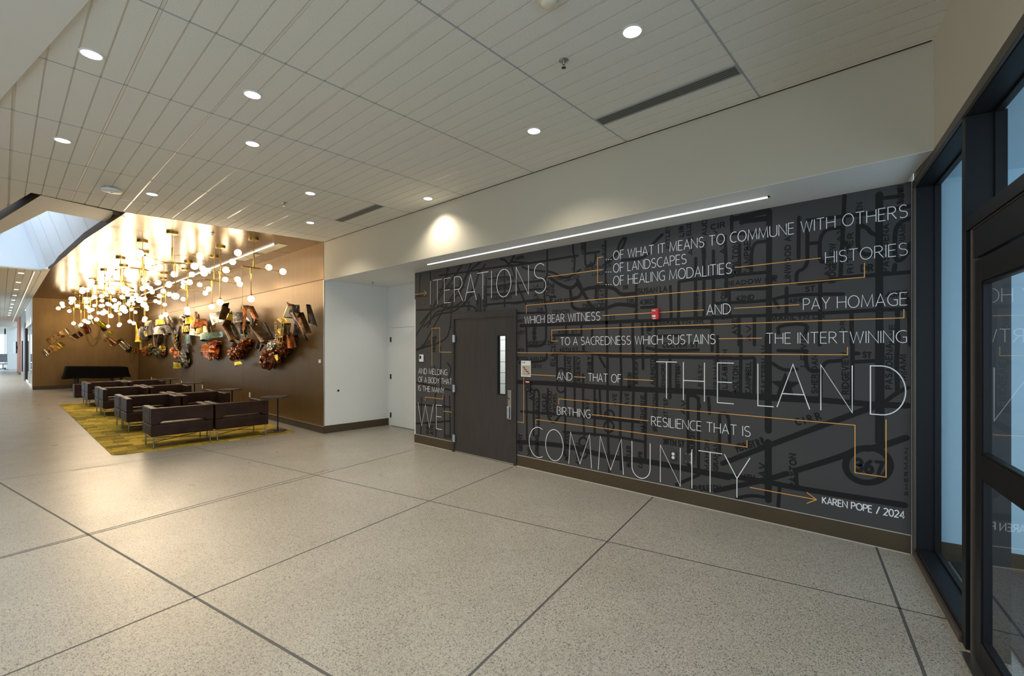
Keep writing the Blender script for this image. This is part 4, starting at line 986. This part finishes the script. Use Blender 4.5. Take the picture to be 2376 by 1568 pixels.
CW, CD = .885, .715            # armchair width and depth; local: front at +y, back at y=0
def chair():
    t = thing('armchair', '', 'armchair')
    L = M['leather']; hw = CW/2
    MB().box(-hw, hw, .004, CD, .218, .405).build('seat', L, t, bevel=.018, seg=3)
    MB().box(-hw+.105, hw-.105, .02, CD-.006, .395, .430).build('seat_cushion', L, t, bevel=.016, seg=3)
    bk = MB(); T = .115
    # the back slab: its lower edge lifts over the middle and leaves a slot above the seat
    xs = [-hw, -hw+.085, -hw+.15, hw-.15, hw-.085, hw]; zl = [.408, .408, .460, .460, .408, .408]
    vs = []
    for y in (0, T):
        for x, z in zip(xs, zl): vs.append((x, y, z))
        for x in xs: vs.append((x, y, .68))
    n = 6; fs = []
    for i in range(n-1):
        fs += [(i, i+1, n+i+1, n+i), (2*n+i+1, 2*n+i, 3*n+i, 3*n+i+1), (i+1, i, 2*n+i, 2*n+i+1), (n+i, n+i+1, 3*n+i+1, 3*n+i)]
    fs += [(0, n, 3*n, 2*n), (n-1, 3*n-1, 4*n-1, 2*n-1)]
    fs = [tuple(f) for f in fs]
    fs[-1] = (n-1, 2*n+n-1, 3*n+n-1, n+n-1)
    bk.add(vs, fs); bk.build('backrest', L, t, bevel=.012, seg=3)
    for s in (-1, 1):
        a, b = sorted((s*hw, s*(hw-.1))); MB().box(a, b, T+.002, CD-.002, .409, .68).build('armrest', L, t, bevel=.018, seg=3)
    for x in (-hw+.04, hw-.04):
        for y in (.05, CD-.05): MB().tube([(x, y, .009), (x, y, .222)], .0115, 12).build('leg', M['chrome'], t)
    q = MB(); x = hw-.04; z = .125
    q.tube([(-x, .05, z), (x, CD-.05, z)], .006, 6).tube([(-x, CD-.05, z), (x, .05, z)], .006, 6).tube([(-x, CD-.05, z+.02), (x, CD-.05, z+.02)], .006, 6)
    q.build('cross_brace', M['chrome'], t)
    return t
proto = chair()
rows = [(9.43, 1, 'front row, its back to the entrance'), (12.345, -1, 'second row, facing the entrance'), (12.40, 1, 'third row, back to back with the second'),
        (15.46, -1, 'fourth row, facing the entrance'), (15.515, 1, 'fifth row, back to back with the fourth'), (18.37, -1, 'sixth row, facing the entrance'), (18.425, 1, 'last row, facing the covered piano')]
first = True
for y, f_, lab in rows:
    for x, side in ((2.088, 'beside the walkway'), (3.004, 'beside the bronze wall')):
        c = proto if first else copy_tree(proto); first = False
        c.location = (x, y, 0); c.rotation_euler = (0, 0, 0 if f_ > 0 else math.pi)
        tag(c, 'brown leather armchair %s, %s' % (side, lab), 'armchair', 'leather armchairs in the lounge')
def table():
    t = thing('side_table', '', 'side table')
    MB().prism(rrect(-.225, .225, -.225, .225, .11), .686, .706).build('tabletop', M['charcoal_top'], t, bevel=.006)
    MB().box(.045, .062, -.02, .02, .02, .686).build('post', M['black'], t, bevel=.004)
    MB().prism(rrect(-.21, .21, -.21, .21, .14), .009, .017).build('base_plate', M['black'], t, bevel=.003)
    MB().box(-.02, .062, -.03, .03, .017, .032).build('foot_bracket', M['black'], t, bevel=.004)
    return t
tp = table()
for k, (x, y, lab) in enumerate(((3.70, 9.80, 'at the right end of the front armchairs, nearest the entrance'), (3.66, 12.40, 'second from the entrance, beside the second pair of rows'), (3.66, 15.6, 'third from the entrance'), (3.62, 18.2, 'farthest from the entrance'))):
    t = tp if k == 0 else copy_tree(tp); t.location = (x, y, 0); t.rotation_euler = (0, 0, R(-38))
    tag(t, 'slim dark pedestal side table ' + lab, 'side table', 'pedestal side tables')
tag(MB().box(1.68, 2.16, 21.6, 22.1, .02, .45).box(1.72, 2.12, 21.64, 22.06, 0, .03).build('ottoman', M['leather'], bevel=.03, seg=3), 'brown leather cube ottoman between the last armchairs and the covered piano', 'ottoman')

# piano under its black cover
pn = thing('covered_piano', 'piano under a black fabric cover against the back wall', 'piano', (2.62, 25.1, 0))
hw, hd = .93, .5; nx, nz = 56, 8; vs, fs = [], []
prof = [(1.10, .50), (1.07, .56), (1.04, .64), (1.02, .74), (1.0, .84), (.985, .91), (.96, .945), (.90, .955)]
per = [(-1,-1),(1,-1),(1,1),(-1,1)]
def rim(u, k, z):
    x0_, y0_ = 0, 0; n = nx
    a = u*4; i = int(a) % 4; f = a - int(a)
    p, q = per[i], per[(i+1) % 4]; x = p[0]+(q[0]-p[0])*f; y = p[1]+(q[1]-p[1])*f
    w = .018*math.sin(u*44)*(1-(z-.5)/.5) + .012*math.sin(u*97)*(1-(z-.5)/.5)
    slope = .03*x*((z-.5)/.5)
    return (x*hw*k + w, y*hd*k + w, z + (.02*math.sin(u*30) if z < .55 else 0) - slope)
for k, z in prof:
    for i in range(nx): vs.append(rim(i/nx, k, z))
for j in range(len(prof)-1):
    for i in range(nx): fs.append((j*nx+i, j*nx+(i+1) % nx, (j+1)*nx+(i+1) % nx, (j+1)*nx+i))
fs.append(tuple((len(prof)-1)*nx+i for i in range(nx)))
MB().add(vs, fs).build('fabric_cover', M['cover'], pn, smooth=True)
for (x, y) in ((-.62,-.35),(.42,-.3),(.78,.2),(-.62,.35)):
    MB().tube([(x,y,.55),(x,y,.12),(x,y,.0)], [.055,.045,.03], 10).build('leg', M['black'], pn)
MB().box(-.72,-.35,-.15,.05,.0,.22).build('pedal_lyre', M['black'], pn, bevel=.01)

# ------------------------------------------------------------------ chandeliers
def chandelier():
    t = thing('chandelier', '', 'chandelier'); B = M['brass']
    MB().lathe([(.088,0),(.088,-.03),(.082,-.034),(.01,-.036)], (0,0,0), 28).build('canopy', B, t)
    MB().tube([(0,0,-.03),(0,0,-.30)], .006, 8).tube([(0,0,-.27),(0,0,-.525)], .014, 12).build('stem', B, t)
    MB().tube([(-.21,.0,-.545),(.12,.0,-.545)], .015, 12).box(-.018,.018,-.018,.018,-.565,-.52).build('cross_bar', B, t, bevel=.002)
    MB().tube([(-.05,0,-.545),(-.05,0,-.67)], .017, 12).tube([(-.05,0,-.66),(-.05,0,-1.06)], .0085, 8).tube([(-.05,0,-1.045),(-.05,0,-1.085)], .021, 14).build('drop_rod', B, t)
    arms = [((-.02,0,-.40), (-.30,-.22,-.36)), ((-.20,0,-.545), (-.36,.16,-.60)), ((.11,0,-.545), (.33,.24,-.47)), ((.11,0,-.545), (.38,-.2,-.585))]
    for k, (a, b) in enumerate(arms):
        a, b = Vector(a), Vector(b); d = (b-a).normalized()
        MB().tube([a, b], .0045, 6).tube([b-d*.02, b+d*.018], .017, 12).build('arm', B, t)
        MB().ball(b + d*.07, .058, 14, 8).build('globe', M['globe'], t, smooth=True)
    MB().ball((-.05,0,-1.14), .058, 14, 8).build('globe', M['globe'], t, smooth=True)
    return t
cp0 = chandelier(); first = True
ORD = ['first','second','third','fourth','fifth','sixth','seventh','eighth','ninth','tenth','eleventh','twelfth','thirteenth','fourteenth']
rt = [9.575 + 1.219*k for k in range(14)]; ltc = [10.13 + 1.219*k for k in range(13)]
for k, y in enumerate(rt):
    c = cp0 if first else copy_tree(cp0); first = False
    c.location = (3.235 if k % 2 == 0 else 3.02, y, CZ+.002); c.rotation_euler = (0, 0, R((0, 65, 10, 50, 175, 120)[k % 6]))
    tag(c, 'brass chandelier with glowing globes, %s from the entrance in the row beside the bronze wall' % ORD[k], 'chandelier', 'brass globe chandeliers')
for k, y in enumerate(ltc):
    c = copy_tree(cp0)
    c.location = (2.07 if k % 2 == 0 else 1.845, y, CZ+.002); c.rotation_euler = (0, 0, R((150, 20, 80, 200, 110, 40)[k % 6]))
    tag(c, 'brass chandelier with glowing globes, %s from the entrance in the row beside the walkway' % ORD[k], 'chandelier', 'brass globe chandeliers')
# linear lamp and return grilles in the bronze ceiling
t = thing('linear_light', 'long white linear light in the bronze ceiling beside the wall', 'linear light')
MB().box(3.62, 3.665, 9.75, 25.5, CZ-.012, CZ+.0035).build('lens', M['strip'], t)
MB().box(3.61, 3.62, 9.73, 25.52, CZ-.014, CZ+.0035).box(3.665, 3.675, 9.73, 25.52, CZ-.014, CZ+.0035).build('rim', M['white'], t)
area('bronze_wall_wash', (3.64, 17.6, CZ-.03), .04, 15.5, 18, (1,.93,.82), (0,0,-1)).rotation_euler = (0, R(-16), 0)
for k, (y0, y1, lab) in enumerate(((9.64,10.88,'nearest the entrance'), (10.90+1.15,12.07,''), (13.26,14.66,'third from the entrance'))):
    if k == 1: y0, y1, lab = 10.90, 12.06, 'second from the entrance'
    t = thing('return_grille', 'cream return air grille in the bronze ceiling, ' + lab, 'air grille', (0,0,0), 0, 'return grilles')
    if k == 1: y0, y1 = 11.10, 12.06
    MB().box(3.72, 3.885, y0, y1 if k else 10.80, CZ-.004, CZ+.006).build('grille_face', M['cream'], t)
    q = MB()
    for j in range(1, 8): q.box(3.72+.0206*j-.0015, 3.72+.0206*j+.0015, y0+.03, (y1 if k else 10.80)-.03, CZ-.007, CZ-.003)
    q.build('grille_blades', M['diffuser'], t)

# ------------------------------------------------------------------ metal wall sculptures
def sheet_geo(P4, depth, bend, curl, seed, nu=10, nv=6, th=.006, nrm=(-1,0,0)):
    """a bent metal sheet between four corners on the wall, standing off it by depth"""
    n = Vector(nrm); rnd = random.Random(seed); ph = rnd.uniform(0, 6); vs = []
    a, b, c, d = P4
    for side in (0, 1):
        for j in range(nv+1):
            for i in range(nu+1):
                u, v = i/nu, j/nv
                p = (a.lerp(b, u)).lerp(d.lerp(c, u), v)
                o = depth + bend*(4*u*(1-u)-.5) + curl*math.sin(u*7+ph)*.5 + curl*.5*(v-.5)*math.cos(u*5+ph)
                vs.append(p + n*(max(.012, o) + side*th))
    K = (nu+1)*(nv+1); fs = []
    for j in range(nv):
        for i in range(nu):
            q = j*(nu+1)+i; f = (q, q+1, q+nu+2, q+nu+1); fs += [tuple(x+K for x in f), f[::-1]]
    edge = [i for i in range(nu+1)] + [j*(nu+1)+nu for j in range(1, nv+1)] + [nv*(nu+1)+i for i in range(nu-1, -1, -1)] + [j*(nu+1) for j in range(nv-1, 0, -1)]
    for x, y in zip(edge, edge[1:]+edge[:1]): fs.append((x, y, y+K, x+K))
    return vs, fs
def crumple_geo(c, rx, rz, seed, along, nrm, depth=.16):
    rx *= .92; rz *= .92; depth *= .85
    """a crushed lump of foil"""
    n = Vector(nrm); vs, fs = [], []; nu, nv = 34, 22; ax = Vector(along)
    def ridge(q): return 1 - 2*abs(noise.noise(q))
    for j in range(nv+1):
        for i in range(nu):
            th_, ph = math.pi*j/nv, 2*math.pi*i/nu
            d = Vector((math.sin(th_)*math.cos(ph), math.sin(th_)*math.sin(ph), math.cos(th_)))
            o = Vector((seed, seed*.7, -seed))
            k = .56 + .46*ridge(d*1.25 + o) + .22*ridge(d*2.7 + o) + .05*ridge(d*6 - o)
            p = c + ax*(d.x*rx*k) + Vector((0,0,1))*(d.z*rz*k) + n*(depth*.6 + d.y*depth*.7*k)
            vs.append(p)
    for j in range(nv):
        for i in range(nu): fs.append((j*nu+i, j*nu+(i+1) % nu, (j+1)*nu+(i+1) % nu, (j+1)*nu+i))
    return vs, fs
def sculpture(label, plane, ox, oy, s, items):
    root = thing('wall_sculpture', label, 'wall sculpture', (0,0,0), 0, 'metal wall sculptures')
    if plane == 'x': f = lambda x, y: on_x(ox+x/s, oy+y/s, BX-.10); n = (-1,0,0); al_ = (0,1,0); wallp = BX
    else: f = lambda x, y: on_y(ox+x/s, oy+y/s, BACK-.05); n = (0,-1,0); al_ = (1,0,0); wallp = BACK
    off = -.10 if plane == 'x' else -.05
    for k, it in enumerate(items):
        kind, mat = it[0], A[it[1]]; seed = hash(label) % 97 + k*3.1
        seed = (sum(map(ord, label)) % 97) + k*3.1
        if kind == 's':
            cx_ = sum(p[0] for p in it[2])/4; cy_ = sum(p[1] for p in it[2])/4; pts4 = [(cx_ + (p[0]-cx_)*1.1, cy_ + (p[1]-cy_)*1.1) for p in it[2]]
            vs, fs = sheet_geo([f(*p) for p in pts4], off + it[3], it[4]*1.5, it[5]*1.5, seed, nrm=n)
            MB().add(vs, fs).build('metal_sheet', mat, root, smooth=False)
            # hidden stand-off to the wall
        elif kind == 'c':
            c = f(*it[2]); e = f(it[2][0]+it[3], it[2][1]); g_ = f(it[2][0], it[2][1]-it[4])
            vs, fs = crumple_geo(c, (e-c).length, (g_-c).length, seed, al_, n, it[5] if len(it) > 5 else .14)
            vs = [Vector(v) - Vector(n)*(-off) for v in vs]
            MB().add(vs, fs).build('crumpled_foil', mat, root, smooth=False)
        elif kind == 'k':
            a, m, b = (f(*p) for p in it[2]); pts, rs = [], []; N_ = 60
            for i in range(N_+1):
                u = i/N_; p = a*(1-u)**2 + (m*2 - (a+b)*.5)*2*u*(1-u) + b*u*u
                pts.append(p + Vector(n)*it[3]); rs.append(.010 if i % 2 else .0055)
            MB().tube(pts, rs, 6).build('chain', mat, root)
    return root
Z = (90, 720, 9.9)
sculpture('two red and gold bent metal strips farthest left on the back wall', 'y', *Z, [
 ('s','redcream',[(200,660),(560,440),(640,560),(300,760)],.10,.08,.08), ('s','cream',[(540,460),(640,410),(735,510),(610,590)],.14,.05,.04),
 ('s','redcream',[(150,890),(300,780),(420,900),(230,1000)],.12,.08,.08), ('s','gold',[(290,800),(500,725),(600,795),(400,930)],.10,.08,.05), ('s','silver',[(85,930),(150,890),(240,1000),(180,1035)],.10,.03,.05)])
sculpture('bronze and pale gold metal strips with long hanging chain on the back wall', 'y', *Z, [
 ('s','bronze',[(700,600),(960,470),(1040,560),(830,680)],.08,.05,.05), ('s','cream',[(800,370),(960,290),(1000,400),(870,460)],.12,.05,.04), ('s','rust',[(990,330),(1130,310),(1200,500),(1080,540)],.16,.08,.10), ('s','silver',[(1110,420),(1180,400),(1205,490),(1140,520)],.22,.05,.06),
 ('s','cream',[(1130,240),(1230,195),(1280,300),(1160,340)],.12,.06,.04), ('k','chain',[(1070,560),(1240,815),(1420,390)],.20), ('k','chain',[(1150,520),(1290,655),(1400,390)],.22), ('k','chain',[(1090,570),(1270,800),(1430,500)],.18)])
sculpture('yellow metal strips above a red and cream strip on the back wall', 'y', *Z, [
 ('s','yellow',[(1250,240),(1480,265),(1570,350),(1420,400)],.12,.08,.05), ('s','bronze',[(1400,370),(1480,330),(1560,450),(1480,480)],.08,.04,.04), ('s','yellow',[(1540,510),(1690,450),(1730,490),(1610,565)],.12,.05,.03),
 ('s','cream',[(1420,600),(1540,520),(1600,600),(1490,660)],.10,.04,.04), ('s','redcream',[(1490,650),(1600,590),(1790,720),(1670,825)],.14,.10,.10)])
sculpture('cream and brown metal strip with short chain loop in the back corner', 'y', *Z, [
 ('s','bronze',[(1780,710),(1890,640),(1950,690),(1830,760)],.08,.03,.03), ('s','cream',[(1820,750),(1940,680),(2110,830),(1990,920)],.14,.06,.10), ('s','black',[(1990,920),(2100,820),(2140,880),(2070,970)],.12,.04,.05),
 ('s','gold',[(2140,880),(2215,870),(2230,960),(2150,970)],.12,.05,.05), ('s','red',[(2235,890),(2320,870),(2345,985),(2255,995)],.12,.05,.06), ('k','chain',[(2060,960),(2110,1190),(2155,960)],.14)])
Z = (320, 690, 8.7125)
sculpture('dark metal cluster with red foil tail next to the back corner', 'x', *Z, [
 ('s','rust',[(45,540),(125,480),(130,570),(60,620)],.20,.04,.06), ('s','black',[(60,640),(190,580),(210,840),(80,870)],.14,.10,.10), ('s','gold',[(30,560),(55,540),(85,880),(55,880)],.20,.05,.08), ('s','silver',[(120,600),(190,600),(180,760),(110,770)],.20,.08,.10),
 ('c','red',(140,1075),72,95,.16), ('c','bee',(232,1060),60,100,.16), ('s','gold',[(60,880),(80,880),(100,1040),(70,1060)],.12,.03,.04)])
sculpture('cream and black metal cluster with looped chain, second from the back corner', 'x', *Z, [
 ('s','cream',[(200,540),(310,470),(330,560),(220,635)],.24,.06,.06), ('s','black',[(210,640),(370,470),(415,700),(260,850)],.14,.10,.10), ('s','gold',[(230,690),(315,670),(320,760),(260,790)],.26,.06,.06), ('s','bronze',[(330,500),(370,480),(420,620),(400,800)],.18,.08,.06),
 ('k','chain',[(205,640),(285,850),(360,640)],.30), ('k','chain',[(205,800),(225,1020),(300,880)],.24), ('s','bronze',[(290,850),(400,760),(420,960),(330,1010)],.10,.05,.08), ('c','bee',(415,1110),112,110,.2), ('c','gold',(245,985),36,60,.14)])
sculpture('yellow and silver metal cluster with yellow foil end, third from the back corner', 'x', *Z, [
 ('s','yellow',[(430,500),(545,430),(560,530),(460,600)],.22,.06,.06), ('s','black',[(460,590),(560,520),(560,640),(480,640)],.16,.06,.06), ('s','silver',[(455,640),(560,570),(560,720),(480,770)],.24,.08,.10), ('s','black',[(450,840),(545,740),(520,920),(480,960)],.18,.06,.08),
 ('k','chain',[(450,720),(500,1000),(555,720)],.22), ('c','yellow',(490,1035),46,80,.16), ('c','magma',(505,1120),40,70,.14)])
sculpture('dark square plates with foil garland ending in a black and gold lump', 'x', *Z, [
 ('s','bronze',[(570,400),(655,370),(720,480),(620,580)],.12,.06,.04), ('s','black',[(570,600),(650,560),(720,700),(660,770)],.16,.08,.06), ('s','bronze',[(570,620),(620,640),(700,740),(660,770)],.22,.08,.06),
 ('c','bee',(728,820),62,150,.14), ('c','bronze',(760,960),40,110,.12), ('c','red',(712,1090),52,80,.16), ('c','red',(785,1170),60,85,.16), ('c','bee',(900,1250),112,170,.14), ('s','yellow',[(800,1290),(910,1330),(910,1420),(840,1430)],.22,.05,.05), ('s','bronze',[(900,920),(960,960),(1040,1110),(920,1080)],.10,.05,.05)])
sculpture('brown metal plates with three long looped chains before a teal plate', 'x', *Z, [
 ('s','bronze',[(890,450),(1040,355),(1110,430),(960,570)],.20,.10,.05), ('s','rust',[(900,480),(1070,440),(1060,720),(945,720)],.14,.08,.06), ('s','bronze',[(862,625),(940,590),(930,715),(868,742)],.22,.04,.04), ('s','gold',[(1025,600),(1110,580),(1130,670),(1050,720)],.26,.05,.05),
 ('s','yellow',[(1080,460),(1185,390),(1230,510),(1100,570)],.24,.06,.08), ('s','teal',[(940,740),(1060,760),(1060,900),(990,990)],.08,.04,.05), ('s','cream',[(970,370),(1030,350),(1050,370),(960,430)],.26,.03,.03),
 ('k','chain',[(920,710),(1035,1065),(1165,600)],.30), ('k','chain',[(925,690),(1025,1030),(1130,600)],.33), ('k','chain',[(930,730),(1040,1090),(1175,640)],.27)])
Z = (460, 690, 8.7125)
sculpture('teal and gold curved metal trough over crumpled orange foil', 'x', *Z, [
 ('s','rust',[(0,470),(180,440),(195,590),(20,640)],.20,.10,.12), ('s','silver',[(5,560),(75,540),(100,780),(20,710)],.26,.08,.08), ('s','gold',[(90,660),(230,600),(255,700),(100,740)],.24,.08,.06), ('s','teal',[(95,745),(480,700),(495,790),(130,890)],.20,.16,.06), ('s','black',[(120,800),(200,880),(420,850),(140,910)],.16,.06,.06),
 ('s','bronze',[(25,300),(40,300),(70,470),(55,480)],.2,.02,.02), ('s','bronze',[(105,350),(120,345),(140,480),(125,490)],.24,.02,.02), ('s','cream',[(235,580),(260,590),(265,700),(245,700)],.24,.03,.03),
 ('c','red',(280,1080),140,185,.24), ('s','rust',[(330,1010),(435,950),(455,1070),(320,1175)],.44,.08,.06), ('c','red',(330,920),110,50,.2), ('c','red',(165,1050),36,80,.2)])
sculpture('stepped bronze and gold plates with a yellow tab below dark crumpled foil', 'x', *Z, [
 ('s','silver',[(390,380),(610,240),(600,370),(475,600)],.22,.10,.14), ('s','bronze',[(580,220),(650,210),(650,330),(600,360)],.2,.04,.04), ('s','bronze',[(675,125),(730,240),(685,440),(620,440)],.26,.08,.06), ('s','teal',[(720,280),(850,385),(820,540),(685,410)],.14,.06,.06), ('s','gold',[(730,300),(810,370),(790,490),(700,410)],.20,.06,.06),
 ('s','bronze',[(680,430),(725,470),(690,590),(640,570)],.22,.05,.05), ('s','bronze',[(645,575),(700,580),(870,830),(830,925)],.24,.10,.06), ('s','black',[(700,570),(740,510),(870,800),(850,860)],.12,.06,.05), ('s','rust',[(735,880),(800,930),(790,1000),(725,990)],.14,.04,.04),
 ('c','magma',(765,1140),82,140,.24), ('c','magma',(940,1000),70,100,.24), ('c','rust',(1000,900),60,75,.24), ('c','magma',(860,1110),60,100,.24), ('s','yellow',[(860,1335),(955,1290),(980,1340),(900,1392)],.26,.04,.03), ('k','chain',[(480,600),(520,760),(552,790)],.28)])
sculpture('silver fans and descending bronze plates ending in an upright dark foil bundle', 'x', *Z, [
 ('s','silver',[(885,360),(960,305),(1060,480),(950,560)],.24,.10,.12), ('s','black',[(950,560),(1050,470),(1060,690),(1010,740)],.16,.08,.08), ('s','teal',[(940,660),(970,650),(1010,750),(980,800)],.14,.04,.04), ('s','rust',[(1070,200),(1130,190),(1255,400),(1220,600)],.16,.06,.06), ('s','rust',[(1070,220),(1110,210),(1100,640),(1055,660)],.26,.05,.06), ('s','bronze',[(1075,190),(1150,170),(1170,240),(1090,240)],.3,.05,.05),
 ('s','bronze',[(1250,425),(1335,460),(1310,560),(1245,555)],.26,.05,.05), ('s','bronze',[(1245,575),(1280,570),(1560,830),(1490,960)],.24,.10,.06), ('s','black',[(1320,500),(1380,520),(1540,760),(1500,800)],.10,.05,.05), ('s','bronze',[(1330,880),(1430,960),(1380,1080),(1290,1010)],.22,.05,.05), ('c','magma',(1420,1260),85,210,.24), ('k','chain',[(1110,640),(1165,860),(1245,640)],.22)])
Z = (600, 680, 8.25)
sculpture('long curved dark sheet with gilt chain and crumpled foil, nearest the alcove', 'x', *Z, [
 ('c','magma',(355,1150),100,220,.26), ('c','silver',(380,1020),70,100,.3), ('c','magma',(510,1090),70,130,.24), ('c','rust',(540,880),110,140,.28), ('c','magma',(590,960),70,100,.24), ('s','gold',[(570,730),(610,680),(670,800),(620,850)],.3,.05,.05), ('s','gold',[(615,520),(700,475),(785,540),(720,600)],.32,.06,.08), ('s','bronze',[(640,600),(740,590),(740,790),(660,795)],.26,.08,.06),
 ('s','cream',[(790,270),(880,240),(850,450),(735,480)],.30,.08,.08), ('s','rust',[(800,185),(895,230),(880,265),(805,250)],.36,.04,.04), ('s','bronze',[(825,420),(970,395),(1155,750),(1090,885)],.30,.14,.06), ('s','black',[(890,250),(985,270),(985,390),(920,370)],.32,.06,.08), ('s','black',[(980,230),(1010,240),(1130,620),(1000,500)],.12,.05,.05), ('s','rust',[(670,800),(720,790),(750,1020),(715,1060)],.2,.05,.05),
 ('s','bronze',[(740,600),(830,560),(820,780),(780,880)],.16,.06,.06), ('s','gold',[(475,1190),(520,1180),(550,1270),(520,1290)],.28,.04,.04), ('k','chain',[(720,560),(800,1045),(880,540)],.40), ('k','chain',[(725,560),(790,1010),(870,540)],.43)])
